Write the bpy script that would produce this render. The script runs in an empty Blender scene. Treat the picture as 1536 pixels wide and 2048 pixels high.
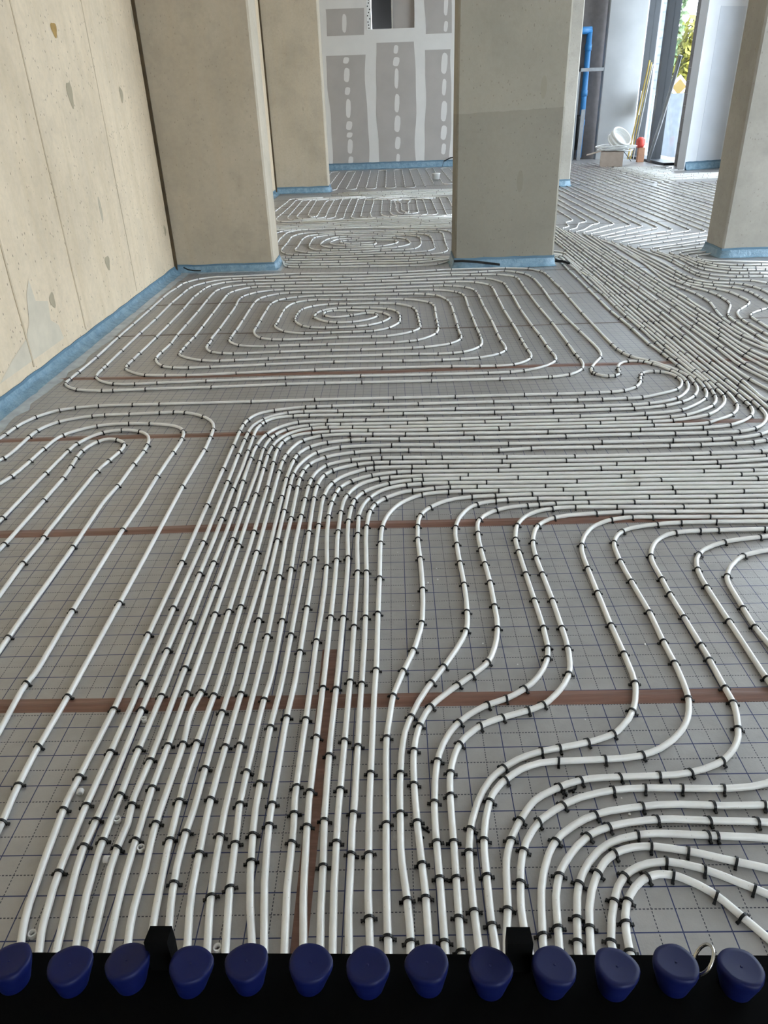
import bpy, math, random
from mathutils import Vector, Matrix, Quaternion

# ------------------------------------------------------------------ camera, sky, exposure
scene = bpy.context.scene
F_PX, PITCH, YAW, ROLL, CAM_H = 1457.68, 0.508479, -0.022707, -0.034946, 1.49716
fw = Vector((math.sin(YAW) * math.cos(PITCH), math.cos(YAW) * math.cos(PITCH), -math.sin(PITCH)))
rt0 = Vector((math.cos(YAW), -math.sin(YAW), 0.0))
up0 = rt0.cross(fw)
rt = math.cos(ROLL) * rt0 + math.sin(ROLL) * up0
up = -math.sin(ROLL) * rt0 + math.cos(ROLL) * up0
cam_data = bpy.data.cameras.new("camera")
cam = bpy.data.objects.new("camera", cam_data)
scene.collection.objects.link(cam)
m = Matrix((rt, up, -fw)).transposed().to_4x4()
m.translation = Vector((0, 0, CAM_H))
cam.matrix_world = m
cam_data.sensor_fit = 'VERTICAL'
cam_data.sensor_height = 36.0
cam_data.lens = 36.0 * F_PX / 2048.0
cam_data.clip_start = 0.05
cam_data.clip_end = 300
scene.camera = cam

world = bpy.data.worlds.new("overcast_sky")
scene.world = world
world.use_nodes = True
bg = world.node_tree.nodes["Background"]
bg.inputs[0].default_value = (0.81, 0.885, 1.0, 1)
bg.inputs[1].default_value = 5.0

scene.view_settings.view_transform = 'Standard'
scene.view_settings.look = 'None'
scene.view_settings.exposure = 1.32
scene.view_settings.gamma = 1.0
scene.view_settings.use_curve_mapping = False
try:
    scene.cycles.max_bounces = 6
    scene.cycles.diffuse_bounces = 5
    scene.cycles.glossy_bounces = 3
    scene.cycles.transparent_max_bounces = 8
    scene.cycles.use_adaptive_sampling = True
    scene.cycles.adaptive_threshold = 0.02
    scene.cycles.caustics_reflective = False
    scene.cycles.caustics_refractive = False
except Exception:
    pass

# large window lights: one per glazed bay of the right-hand facade (placed in the glazing line)
RIGHT_X = 7.75


# ------------------------------------------------------------------ helpers
COL = scene.collection
rng = random.Random(11)

def mesh_obj(name, verts, faces, mat=None, parent=None, smooth=False, loc=None):
    me = bpy.data.meshes.new(name)
    me.from_pydata([tuple(v) for v in verts], [], faces)
    me.update()
    if smooth:
        me.polygons.foreach_set("use_smooth", [True] * len(me.polygons))
    if mat: me.materials.append(mat)
    o = bpy.data.objects.new(name, me)
    COL.objects.link(o)
    if parent is not None: o.parent = parent
    if loc is not None: o.location = loc
    return o

def empty(name, loc=(0, 0, 0), rz=0.0):
    o = bpy.data.objects.new(name, None)
    COL.objects.link(o)
    o.location = loc
    o.rotation_euler = (0, 0, rz)
    o.empty_display_size = 0.1
    return o

def tag(o, label=None, cat=None, group=None, kind=None):
    if label: o["label"] = label
    if cat: o["category"] = cat
    if group: o["group"] = group
    if kind: o["kind"] = kind
    return o

class MB:
    """collects geometry for ONE mesh object"""
    def __init__(s): s.v = []; s.f = []
    def add(s, verts, faces):
        n = len(s.v); s.v += [tuple(v) for v in verts]; s.f += [tuple(i + n for i in f) for f in faces]; return s
    def box(s, x0, x1, y0, y1, z0, z1, b=0.0):
        if b <= 0:
            v = [(x, y, z) for z in (z0, z1) for y in (y0, y1) for x in (x0, x1)]
            return s.add(v, [(0, 2, 3, 1), (4, 5, 7, 6), (0, 1, 5, 4), (2, 6, 7, 3), (0, 4, 6, 2), (1, 3, 7, 5)])
        # chamfered on the vertical edges
        ring = [(x0 + b, y0), (x1 - b, y0), (x1, y0 + b), (x1, y1 - b), (x1 - b, y1), (x0 + b, y1), (x0, y1 - b), (x0, y0 + b)]
        v = [(x, y, z0) for x, y in ring] + [(x, y, z1) for x, y in ring]
        f = [tuple(range(7, -1, -1)), tuple(range(8, 16))] + [(i, (i + 1) % 8, 8 + (i + 1) % 8, 8 + i) for i in range(8)]
        return s.add(v, f)
    def obox(s, c, ux, uy, uz, hx, hy, hz):
        c = Vector(c); ux = Vector(ux) * hx; uy = Vector(uy) * hy; uz = Vector(uz) * hz
        v = [c + a * ux + b * uy + d * uz for d in (-1, 1) for b in (-1, 1) for a in (-1, 1)]
        return s.add(v, [(0, 2, 3, 1), (4, 5, 7, 6), (0, 1, 5, 4), (2, 6, 7, 3), (0, 4, 6, 2), (1, 3, 7, 5)])
    def tube(s, pts, r, n=8, caps=True, closed=False):
        pts = [Vector(p) for p in pts]
        N = len(pts); base = len(s.v)
        tang = []
        for i in range(N):
            a = pts[(i - 1) % N] if (closed or i > 0) else pts[i]
            b = pts[(i + 1) % N] if (closed or i < N - 1) else pts[i]
            t = b - a
            tang.append(t.normalized() if t.length > 1e-9 else Vector((1, 0, 0)))
        ref = Vector((0, 0, 1)) if abs(tang[0].z) < 0.9 else Vector((1, 0, 0))
        nrm = (ref - tang[0] * ref.dot(tang[0])).normalized()
        for i in range(N):
            if i > 0:
                q = tang[i - 1].rotation_difference(tang[i]); nrm = q @ nrm
                nrm = (nrm - tang[i] * nrm.dot(tang[i])).normalized()
            bn = tang[i].cross(nrm)
            for k in range(n):
                a = 2 * math.pi * k / n
                s.v.append(tuple(pts[i] + (nrm * math.cos(a) + bn * math.sin(a)) * r))
        M = N if closed else N - 1
        for i in range(M):
            j = (i + 1) % N
            for k in range(n):
                k2 = (k + 1) % n
                s.f.append((base + i * n + k, base + i * n + k2, base + j * n + k2, base + j * n + k))
        if caps and not closed:
            s.f.append(tuple(base + k for k in range(n - 1, -1, -1)))
            s.f.append(tuple(base + (N - 1) * n + k for k in range(n)))
        return s
    def lathe(s, prof, n=20, c=(0, 0, 0), wob=None):
        """prof: list of (r, z) from bottom to top; closed with end caps"""
        base = len(s.v)
        for r, z in prof:
            for k in range(n):
                a = 2 * math.pi * k / n
                rr = r * (wob(a, z) if wob else 1.0)
                s.v.append((c[0] + rr * math.cos(a), c[1] + rr * math.sin(a), c[2] + z))
        for i in range(len(prof) - 1):
            for k in range(n):
                k2 = (k + 1) % n
                s.f.append((base + i * n + k, base + i * n + k2, base + (i + 1) * n + k2, base + (i + 1) * n + k))
        s.f.append(tuple(base + k for k in range(n - 1, -1, -1)))
        s.f.append(tuple(base + (len(prof) - 1) * n + k for k in range(n)))
        return s
    def build(s, name, mat=None, parent=None, smooth=False, loc=None):
        return mesh_obj(name, s.v, s.f, mat, parent, smooth, loc)

# ------------------------------------------------------------------ materials
class NT:
    def __init__(s, name):
        s.m = bpy.data.materials.new(name); s.m.use_nodes = True
        s.t = s.m.node_tree; s.n = s.t.nodes; s.l = s.t.links
        s.b = s.n["Principled BSDF"]; s.out = s.n["Material Output"]
    def node(s, typ, **kw):
        nd = s.n.new(typ)
        for k, v in kw.items(): setattr(nd, k, v)
        return nd
    def set(s, sock, val):
        if hasattr(val, 'is_output') or isinstance(val, bpy.types.NodeSocket): s.l.new(val, sock)
        else: sock.default_value = val
    def math(s, op, a, b=None, c=None):
        nd = s.node("ShaderNodeMath", operation=op)
        s.set(nd.inputs[0], a)
        if b is not None: s.set(nd.inputs[1], b)
        if c is not None: s.set(nd.inputs[2], c)
        return nd.outputs[0]
    def coord(s, kind="Object"):
        return s.node("ShaderNodeTexCoord").outputs[kind]
    def mapping(s, vec, scale=(1, 1, 1), loc=(0, 0, 0)):
        nd = s.node("ShaderNodeMapping"); s.l.new(vec, nd.inputs[0])
        nd.inputs["Scale"].default_value = scale; nd.inputs["Location"].default_value = loc
        return nd.outputs[0]
    def noise(s, vec, scale, detail=3.0, rough=0.5, out="Fac"):
        nd = s.node("ShaderNodeTexNoise"); s.l.new(vec, nd.inputs["Vector"])
        nd.inputs["Scale"].default_value = scale; nd.inputs["Detail"].default_value = detail; nd.inputs["Roughness"].default_value = rough
        return nd.outputs[out]
    def vor(s, vec, scale, out="Distance", feature='F1'):
        nd = s.node("ShaderNodeTexVoronoi", feature=feature); s.l.new(vec, nd.inputs["Vector"]); nd.inputs["Scale"].default_value = scale
        return nd.outputs[out]
    def ramp(s, fac, stops):
        nd = s.node("ShaderNodeValToRGB"); s.l.new(fac, nd.inputs[0])
        el = nd.color_ramp.elements
        while len(el) < len(stops): el.new(0.5)
        for e, (p, c) in zip(el, stops): e.position = p; e.color = tuple(c) + (1,) if len(c) == 3 else c
        return nd.outputs[0]
    def mix(s, fac, a, b, mode='MIX'):
        nd = s.node("ShaderNodeMix", data_type='RGBA', blend_type=mode)
        s.set(nd.inputs[0], fac)
        for sock, val in ((nd.inputs[6], a), (nd.inputs[7], b)):
            if isinstance(val, (tuple, list)): sock.default_value = tuple(val) + (1,) if len(val) == 3 else val
            else: s.l.new(val, sock)
        return nd.outputs[2]
    def bump(s, h, strength, dist):
        nd = s.node("ShaderNodeBump"); s.l.new(h, nd.inputs["Height"]); nd.inputs["Strength"].default_value = strength; nd.inputs["Distance"].default_value = dist
        s.l.new(nd.outputs[0], s.b.inputs["Normal"])
    def fin(s, color=None, rough=0.5, metal=0.0, **kw):
        if color is not None:
            if isinstance(color, (tuple, list)): s.b.inputs["Base Color"].default_value = tuple(color) + (1,) if len(color) == 3 else color
            else: s.l.new(color, s.b.inputs["Base Color"])
        s.set(s.b.inputs["Roughness"], rough); s.b.inputs["Metallic"].default_value = metal
        for k, v in kw.items(): s.b.inputs[k.replace('_', ' ')].default_value = v
        return s.m

def plain(name, color, rough=0.5, metal=0.0, var=0.06, scale=8.0, **kw):
    t = NT(name); c = t.coord()
    f = t.noise(c, scale, 4)
    a = tuple(max(0, x * (1 - var)) for x in color); b = tuple(min(1, x * (1 + var)) for x in color)
    return t.fin(t.ramp(f, [(0.3, a), (0.7, b)]), rough, metal, **kw)

def concrete(name, base, warm, contrast=0.12, streak=0.25, pores=0.75, split=None):
    t = NT(name); c = t.coord()
    n1 = t.noise(c, 1.1, 6, 0.6); n2 = t.noise(t.mapping(c, (5, 5, 0.5)), 2.0, 5, 0.6); n3 = t.noise(c, 26, 3, 0.6)
    dark = tuple(x * (1 - contrast * 1.6) for x in base); light = tuple(min(1, x * (1 + contrast)) for x in base)
    col = t.ramp(n1, [(0.25, dark), (0.5, base), (0.75, light)])
    col = t.mix(t.math('MULTIPLY', t.ramp(n2, [(0.45, (0, 0, 0)), (0.72, (1, 1, 1))]), streak), col, warm)
    col = t.mix(t.math('MULTIPLY', t.ramp(n3, [(0.35, (1, 1, 1)), (0.6, (0, 0, 0))]), 0.10), col, (0.22, 0.19, 0.15))
    # darker cloudy patches
    n4 = t.noise(t.mapping(c, (1, 1, 1), (7.3, 2.1, 4.4)), 2.7, 4, 0.7)
    col = t.mix(t.math('MULTIPLY', t.ramp(n4, [(0.55, (0, 0, 0)), (0.68, (1, 1, 1))]), contrast * 1.8), col, tuple(x * 0.62 for x in base))
    if pores > 0:
        v = t.vor(t.mapping(c, (1, 1, 0.55)), 34)
        sel = t.noise(t.mapping(c, (1, 1, 1), (3, 3, 3)), 9, 2)
        pf = t.math('MULTIPLY', t.math('LESS_THAN', v, 0.15), t.math('GREATER_THAN', sel, 0.50))
        col = t.mix(t.math('MULTIPLY', pf, pores), col, (0.12, 0.095, 0.07))
        v2 = t.vor(t.mapping(c, (1, 1, 0.3), (1.7, 4, 2)), 2.3)
        col = t.mix(t.math('MULTIPLY', t.math('LESS_THAN', v2, 0.07), 0.55), col, (0.27, 0.24, 0.18))
    if split is not None:
        z0, tilt, k = split
        sep = t.node("ShaderNodeSeparateXYZ"); t.l.new(c, sep.inputs[0])
        w = t.noise(t.mapping(c, (3, 3, 0.01)), 3, 2)
        zz = t.math('ADD', sep.outputs[2], t.math('MULTIPLY', sep.outputs[0], -tilt))
        zz = t.math('ADD', zz, t.math('MULTIPLY', w, 0.02))
        low = t.math('LESS_THAN', zz, z0)
        col = t.mix(low, col, t.mix(0.9, col, (k, k, k), 'MULTIPLY'))
    t.bump(t.math('ADD', n3, n1), 0.12, 0.01)
    return t.fin(col, 0.85)

# printed insulation board: silver-grey foil with a blue 10 cm grid and a dashed 5 cm grid
def board_material(name, base, brown):
    t = NT(name); c = t.coord()
    sep = t.node("ShaderNodeSeparateXYZ"); t.l.new(c, sep.inputs[0]); X, Y = sep.outputs[0], sep.outputs[1]
    def line(v, period, off, half):
        d = t.math('ABSOLUTE', t.math('SUBTRACT', t.math('MODULO', t.math('ADD', v, 100.0 + off + period / 2), period), period / 2))
        return t.math('LESS_THAN', d, half)
    def dash(v): return t.math('LESS_THAN', t.math('MODULO', t.math('ADD', v, 100.0), 0.0083), 0.0052)
    solid = t.math('MAXIMUM', line(X, 0.1, 0, 0.0013), line(Y, 0.1, 0, 0.0015))
    dashed = t.math('MAXIMUM', t.math('MULTIPLY', line(X, 0.1, 0.05, 0.0011), dash(Y)), t.math('MULTIPLY', line(Y, 0.1, 0.05, 0.0013), dash(X)))
    geo = t.node("ShaderNodeNewGeometry").outputs["Position"]
    n1 = t.noise(geo, 1.3, 4, 0.6); n2 = t.noise(t.mapping(geo, (1, 1, 1), (5, 9, 0)), 9, 5, 0.65); n3 = t.noise(t.mapping(geo, (9, 1.4, 1)), 30, 3, 0.6)
    col = t.ramp(n2, [(0.3, tuple(x * 0.88 for x in base)), (0.7, tuple(x * 1.1 for x in base))])
    col = t.mix(t.math('MULTIPLY', t.ramp(n1, [(0.45, (0, 0, 0)), (0.7, (1, 1, 1))]), 0.30), col, brown)
    col = t.mix(t.math('MULTIPLY', dashed, 0.95), col, (0.025, 0.028, 0.045))
    col = t.mix(t.math('MULTIPLY', solid, 0.95), col, (0.010, 0.022, 0.10))
    wr = t.noise(geo, 60, 4, 0.7)
    t.bump(t.math('ADD', t.math('ADD', t.math('MULTIPLY', n3, 0.4), wr), t.math('MULTIPLY', n2, 1.5)), 0.16, 0.004)
    return t.fin(col, t.math('ADD', 0.24, t.math('MULTIPLY', n2, 0.2)), 0.35)

M = {}
M['board'] = board_material("printed_foil_board", (0.34, 0.332, 0.325), (0.31, 0.265, 0.23))
M['tape'] = None
t = NT("brown_parcel_tape"); c = t.coord()
n = t.noise(t.mapping(c, (1.5, 30, 1)), 2, 5, 0.6); t.bump(t.noise(t.mapping(c, (2, 22, 1)), 3, 4), 0.5, 0.004)
M['tape'] = t.fin(t.ramp(n, [(0.3, (0.125, 0.060, 0.042)), (0.55, (0.175, 0.085, 0.060)), (0.75, (0.23, 0.125, 0.10))]), 0.33)
M['seam'] = plain("folded_grey_brown_tape", (0.16, 0.135, 0.12), 0.4, var=0.2)
t = NT("milky_white_pipe"); c = t.coord()
n = t.noise(c, 14, 3); sp = t.vor(t.mapping(c, (1, 1, 1)), 55)
col = t.ramp(n, [(0.3, (0.62, 0.605, 0.575)), (0.7, (0.70, 0.685, 0.655))])
col = t.mix(t.math('MULTIPLY', t.math('LESS_THAN', sp, 0.07), 0.5), col, (0.3, 0.28, 0.26))
M['pipe'] = t.fin(col, 0.33, 0.0)
pb = M['pipe'].node_tree.nodes["Principled BSDF"]
pb.inputs["Subsurface Weight"].default_value = 1.0; pb.inputs["Subsurface Radius"].default_value = (1.0, 0.97, 0.92); pb.inputs["Subsurface Scale"].default_value = 0.03
M['clip'] = plain("black_plastic", (0.006, 0.006, 0.006), 0.5, var=0.2, Specular_IOR_Level=0.3)
M['rail'] = plain("matt_black_plastic", (0.0012, 0.0012, 0.0012), 0.8, var=0.3, Specular_IOR_Level=0.06)
M['cap'] = plain("navy_blue_plastic", (0.0022, 0.0055, 0.055), 0.5, var=0.08, Specular_IOR_Level=0.22)
M['chrome'] = plain("nickel_plated_brass", (0.55, 0.53, 0.48), 0.22, 0.9)
M['wall'] = concrete("cream_cast_concrete", (0.665, 0.54, 0.385), (0.56, 0.435, 0.28), 0.13, 0.5)
M['seam_wall'] = concrete("darker_seam_concrete", (0.55, 0.45, 0.325), (0.50, 0.40, 0.27), 0.15, 0.3, pores=0)
M['pier'] = concrete("grey_cast_concrete", (0.45, 0.385, 0.295), (0.44, 0.35, 0.235), 0.13, 0.35, pores=0.3)
M['pier_c'] = concrete("grey_two_tone_concrete", (0.315, 0.285, 0.23), (0.36, 0.31, 0.23), 0.10, 0.15, pores=0.4, split=(1.395, 0.03, 0.80))
M['pier_r'] = concrete("speckled_grey_concrete", (0.40, 0.37, 0.32), (0.36, 0.33, 0.28), 0.16, 0.1, pores=0.4)
M['ceil'] = concrete("concrete_soffit", (0.82, 0.80, 0.77), (0.76, 0.73, 0.69), 0.08, 0.1, pores=0)
M['joint'] = plain("dark_brown_joint_filler", (0.07, 0.047, 0.022), 0.9, var=0.3)
M['strip'] = plain("blue_foam_edge_strip", (0.095, 0.18, 0.25), 0.55, var=0.12, scale=5)
t = NT("blue_tinted_film"); c = t.coord()
n = t.noise(t.mapping(c, (1, 1, 1)), 14, 5, 0.7); t.bump(n, 0.9, 0.02)
M['film'] = t.fin(t.ramp(n, [(0.3, (0.115, 0.21, 0.285)), (0.7, (0.23, 0.35, 0.44))]), 0.22)
M['film_grey'] = plain("clear_grey_film", (0.36, 0.40, 0.43), 0.25, var=0.15, scale=14)
M['gyp'] = plain("grey_plasterboard", (0.41, 0.375, 0.345), 0.9, var=0.05, scale=2)
M['filler'] = plain("white_joint_filler", (0.68, 0.655, 0.62), 0.9, var=0.03, scale=3)
M['white_wall'] = plain("white_filled_wall", (0.66, 0.68, 0.71), 0.85, var=0.05, scale=1.5)
M['frame'] = plain("anthracite_window_frame", (0.035, 0.040, 0.048), 0.45, var=0.05)
M['block'] = plain("grey_sand_lime_block", (0.20, 0.185, 0.18), 0.9, var=0.1)
M['panel'] = plain("smooth_grey_concrete_panel", (0.40, 0.41, 0.42), 0.4, var=0.12, scale=1.2)
M['blue_pipe'] = plain("blue_plastic_drain", (0.035, 0.22, 0.52), 0.4, var=0.08)
M['card'] = plain("brown_cardboard", (0.36, 0.29, 0.24), 0.85, var=0.08)
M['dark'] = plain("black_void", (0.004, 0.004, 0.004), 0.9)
M['white_pl'] = plain("white_plastic", (0.78, 0.78, 0.76), 0.4, var=0.03)
M['yellow'] = plain("yellow_timber", (0.62, 0.47, 0.12), 0.6, var=0.15)
M['red'] = plain("red_plastic", (0.62, 0.07, 0.05), 0.5, var=0.1)
M['orange'] = plain("orange_brown_block", (0.45, 0.24, 0.15), 0.8, var=0.15)
M['grey_hose'] = plain("grey_conduit", (0.33, 0.35, 0.37), 0.5, var=0.1)
M['leaf_y'] = plain("yellow_green_leaves", (0.24, 0.225, 0.03), 0.7, var=0.3, scale=3)
M['leaf_g'] = plain("green_leaves", (0.10, 0.15, 0.06), 0.7, var=0.35, scale=3)
M['bark'] = plain("pale_bark", (0.11, 0.105, 0.1), 0.9, var=0.2)
M['brick_far'] = plain("pale_brick", (0.12, 0.135, 0.155), 0.9, var=0.15, scale=6)
M['asphalt'] = plain("street_paving", (0.55, 0.54, 0.52), 0.9, var=0.1)
t = NT("clear_glass")
tr = t.node("ShaderNodeBsdfTransparent"); tr.inputs[0].default_value = (0.93, 0.96, 0.96, 1)
gl = t.node("ShaderNodeBsdfGlossy"); gl.inputs["Roughness"].default_value = 0.02
mx = t.node("ShaderNodeMixShader"); mx.inputs[0].default_value = 0.05
t.l.new(tr.outputs[0], mx.inputs[1]); t.l.new(gl.outputs[0], mx.inputs[2]); t.l.new(mx.outputs[0], t.out.inputs[0])
M['glass'] = t.m

# ------------------------------------------------------------------ the setting
WX, ZC = -2.32, 5.4            # left wall plane, ceiling height
YB = -6.0                       # wall behind the camera
# floor slab with the insulation boards and tapes on it
fl = MB().box(WX - 0.3, 7.95, YB - 0.3, 24.5, -0.20, -0.030).build("floor", M['ceil'])
tag(fl, kind="structure", label="grey foil insulation boards printed with a blue grid")
def board(x0, x1, y0, y1, px, py):
    # origin on a grid crossing, so that the print runs from it
    o = MB().box(x0 - px, x1 - px, y0 - py, y1 - py, -0.030, 0.0).build("insulation_board", M['board'], fl, loc=(px, py, 0))
    return o
SEAMS = [1.571, 2.575, 3.575, 4.56, 5.56, 6.57, 7.60, 8.62, 9.63, 10.64, 11.65, 12.66, 13.67, 14.68, 15.69, 16.7, 17.7, 18.7, 19.7, 20.7, 21.7, 22.7]
prev = YB
for i, s_ in enumerate(SEAMS):
    y0, y1 = prev, s_
    if i == 0:
        board(WX, -0.228, y0, y1, -1.041, 1.486); board(-0.228, 7.75, y0, y1, 0.563, 0.988)
    elif i == 1:
        board(WX, 7.75, y0, y1, 0.017, 1.996)
    elif i == 2:
        board(WX, 7.75, y0, y1, 0.017, 2.602)
    else:
        board(WX, 7.75, y0, y1, 0.017 + 0.013 * (i % 5), y0 + 0.05)
    prev = s_
board(WX, 7.75, prev, 24.3, 0.02, prev)
def tape_strip(x0, x1, yc, w, mat, wav=0.004):
    n = 46; v = []; f = []
    r = random.Random(int(yc * 100))
    ph = r.uniform(0, 6)
    prof = [(-w / 2, 0.0004), (-w * 0.18, 0.0012), (0.0, 0.0042), (w * 0.2, 0.0010), (w / 2, 0.0004)]
    for i in range(n):
        x = x0 + (x1 - x0) * i / (n - 1)
        dy = wav * math.sin(1.3 * x + ph) + wav * 0.5 * math.sin(4.1 * x + 2 * ph)
        for a, z in prof: v.append((x, yc + dy + a, z))
    for i in range(n - 1):
        for k in range(4): f.append((i * 5 + k, (i + 1) * 5 + k, (i + 1) * 5 + k + 1, i * 5 + k + 1))
    return mesh_obj("seam_tape", v, f, mat, fl, smooth=True)
tape_strip(WX, 7, SEAMS[0], 0.056, M['tape'])
tape_strip(WX, 7, SEAMS[1], 0.060, M['tape'], 0.008)
tape_strip(WX, 7, SEAMS[2], 0.055, M['tape'], 0.010)
tape_strip(WX, 7, SEAMS[3], 0.060, M['tape'], 0.016)
for s_ in SEAMS[4:16]: tape_strip(WX, 7.7, s_, 0.034, M['seam'], 0.012)
# the tape running towards the manifold
v = []
for i in range(16):
    y = 0.3 + (1.80 - 0.3) * i / 15
    xc = -0.2245 - 0.003 * (y - 0.9)
    for a in (-1, 1): v.append((xc + a * (0.0135 + 0.0095 * (i / 15)), y, 0.0009))
vt = mesh_obj("seam_tape", v, [(2 * i, 2 * i + 1, 2 * i + 3, 2 * i + 2) for i in range(15)], M['tape'], fl)
vt["label"] = "brown tape strip running towards the manifold between the pipes"

wl = MB().box(WX - 0.3, WX, YB - 0.3, 23, -0.2, ZC).build("wall_left", M['wall'])
tag(wl, kind="structure", label="cream cast concrete wall with vertical board seams and pinholes")
def seam_ridge(y, w, lean=0.0):
    mb = MB(); n = 24; r = random.Random(int(y * 77)); pts = []
    for i in range(n):
        z = 0.10 + (ZC - 0.12) * i / (n - 1)
        pts.append((WX + 0.0005, y + lean * z + r.uniform(-0.004, 0.004), z))
    return mb.tube(pts, w, 6).build("formwork_seam", M['seam_wall'], wl)
for y, w in ((3.2, 0.006), (4.53, 0.009), (5.445, 0.008), (6.72, 0.005)): seam_ridge(y, w)
def wall_patch(y, z, h, w, mat):
    mb = MB(); n = 14; v = []
    for k in range(n):
        a = 2 * math.pi * k / n
        rr = 1 + 0.18 * math.sin(3 * a + y)
        v.append((WX + 0.002, y + math.cos(a) * w * rr, z + math.sin(a) * h * rr))
    mb.add(v + [(WX + 0.002, y, z)], [(k, (k + 1) % n, n) for k in range(n)])
    return mb.build("repair_spot", mat, wl)
M['spot'] = plain("grey_repair_mortar", (0.36, 0.30, 0.205), 0.9, var=0.1)
M['rust'] = plain("rust_stain", (0.36, 0.22, 0.07), 0.9, var=0.2)
for y, z, h, w, k in ((6.06, 2.03, 0.045, 0.05, 'rust'), (6.11, 1.64, 0.085, 0.05, 'spot'), (7.28, 1.65, 0.06, 0.04, 'spot'), (6.16, 0.45, 0.055, 0.05, 'spot'), (7.9, 0.45, 0.05, 0.035, 'spot'), (5.02, 0.41, 0.05, 0.04, 'spot'), (4.5, 1.66, 0.06, 0.04, 'spot')):
    wall_patch(y, z, h, w, M[k])
# pale scraped patch low on the wall
sc = MB(); r_ = random.Random(5); ring = []
outline = [(4.08, 0.14), (5.05, 0.14), (5.02, 0.24), (4.92, 0.30), (4.95, 0.42), (4.78, 0.46), (4.76, 0.60), (4.68, 0.52), (4.62, 0.36), (4.52, 0.28), (4.30, 0.22)]
sc.add([(WX + 0.002, y, z) for y, z in outline], [tuple(range(len(outline)))])
sc.build("scraped_patch", plain("bare_grey_concrete", (0.56, 0.49, 0.38), 0.9, var=0.08), wl)

tag(MB().box(WX - 0.3, 2.83, YB - 0.3, YB, -0.2, ZC).box(RIGHT_X, 8.3, YB - 0.3, YB, -0.2, ZC).build("wall_back", M['wall']), kind="structure")
tag(MB().box(WX - 0.3, 8.2, YB - 0.3, 24.5, ZC, ZC + 0.3).build("ceiling", M['ceil']), kind="structure")

# far plasterboard wall
YF = 21.8
wf = MB()
wf.box(WX, -0.385, YF, YF + 0.2, -0.1, ZC); wf.box(0.69, 2.6, YF, YF + 0.2, -0.1, ZC); wf.box(-0.385, 0.69, YF, YF + 0.2, -0.1, 3.172)
wfo = wf.build("wall_far", M['filler']); tag(wfo, kind="structure", label="plasterboard wall with white filled joints and an open hatch")
def wavy_rect(x0, x1, z0, z1, d, name, mat, seed, wav=0.02, y=None):
    r = random.Random(seed); n = 15; L = []; Rr = []
    a = r.uniform(0, 6); b = r.uniform(0, 6)
    for i in range(n):
        z = z0 + (z1 - z0) * i / (n - 1)
        L.append((x0 + wav * (math.sin(2.3 * z + a) + 0.5 * math.sin(6.1 * z + b)), z))
        Rr.append((x1 + wav * (math.sin(2.7 * z + b) + 0.5 * math.sin(5.3 * z + a)), z))
    yy = (YF if y is None else y)
    v = [(x, yy - d, z) for x, z in L] + [(x, yy - d, z) for x, z in Rr]
    f = [(i, n + i, n + i + 1, i + 1) for i in range(n - 1)]
    v2 = [(x, yy - 0.0, z) for x, y_, z in v]
    f += [(i + 1, i, 2 * n + i, 2 * n + i + 1) for i in range(n - 1)] + [(n + i, n + i + 1, 3 * n + i + 1, 3 * n + i) for i in range(n - 1)]
    return mesh_obj(name, v + v2, f, mat, wfo)
for k, (x0, x1, z0, z1) in enumerate([(-1.52, -0.58, 3.06, 3.62), (-1.55, -0.57, 0.10, 2.64), (-0.305, 0.70, 0.10, 2.88), (0.95, 1.62, 3.03, ZC), (0.95, 1.62, 0.10, 2.69), (-2.3, -1.80, 0.10, 2.6)]):
    wavy_rect(x0, x1, z0, z1, 0.004, "plasterboard", M['gyp'], k + 1, 0.022)
r = random.Random(3)
for xc, z0, z1 in ((-1.06, 0.12, 2.60), (0.215, 0.12, 2.82), (1.44, 0.3, 2.62), (-1.06, 3.12, 3.62), (1.47, 3.06, ZC)):
    z = z0
    while z < z1:
        h = r.uniform(0.12, 0.5); h = min(h, z1 - z)
        if h < 0.06: break
        w = r.uniform(0.05, 0.085)
        n = 12; v = [(xc + w * math.cos(2 * math.pi * k / n) * (1 + 0.2 * math.sin(k)), YF - 0.0065, z + h / 2 + h / 2 * math.copysign(abs(math.sin(2 * math.pi * k / n)) ** 0.5, math.sin(2 * math.pi * k / n))) for k in range(n)]
        mesh_obj("filler_patch", v, [tuple(range(n))], M['filler'], wfo)
        z += h + r.uniform(0.03, 0.12)
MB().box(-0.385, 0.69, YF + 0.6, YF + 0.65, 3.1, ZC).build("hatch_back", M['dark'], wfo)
MB().box(0.14, 0.69, YF + 0.16, YF + 0.19, 3.172, ZC).build("hatch_board", M['gyp'], wfo)
MB().box(0.12, 0.155, YF + 0.12, YF + 0.2, 3.172, ZC).build("hatch_stud", M['chrome'], wfo)
dot = MB(); r = random.Random(9)
MB().box(-0.49, -0.40, YF - 0.006, YF, 3.16, ZC).build("joint_tape", M['white_pl'], wfo)
for i in range(16):
    z = 3.18 + i * 0.065; x = -0.445 + r.uniform(-0.03, 0.03)
    dot.box(x - 0.012, x + 0.012, YF - 0.010, YF - 0.006, z, z + 0.028)
dot.build("tape_hole", M['dark'], wfo)

# right rear corner of the hall: niche, concrete panel, window front, block pillar, white wall
wr = MB().box(2.6, 5.02, YF + 0.6, YF + 0.8, -0.1, ZC).box(5.02, 5.75, 22.95, 23.15, -0.1, ZC).box(4.9, 5.02, YF + 0.6, 23.1, -0.1, ZC).build("wall_rear", M['block'])
tag(wr, kind="structure", label="grey block wall of the pipe niche behind the rear pier")
wp = MB().box(5.72, 6.72, 22.62, 22.85, -0.1, ZC, 0.02).build("wall_panel", M['panel']); tag(wp, kind="structure", label="smooth pale grey concrete panel beside the window front")

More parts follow.
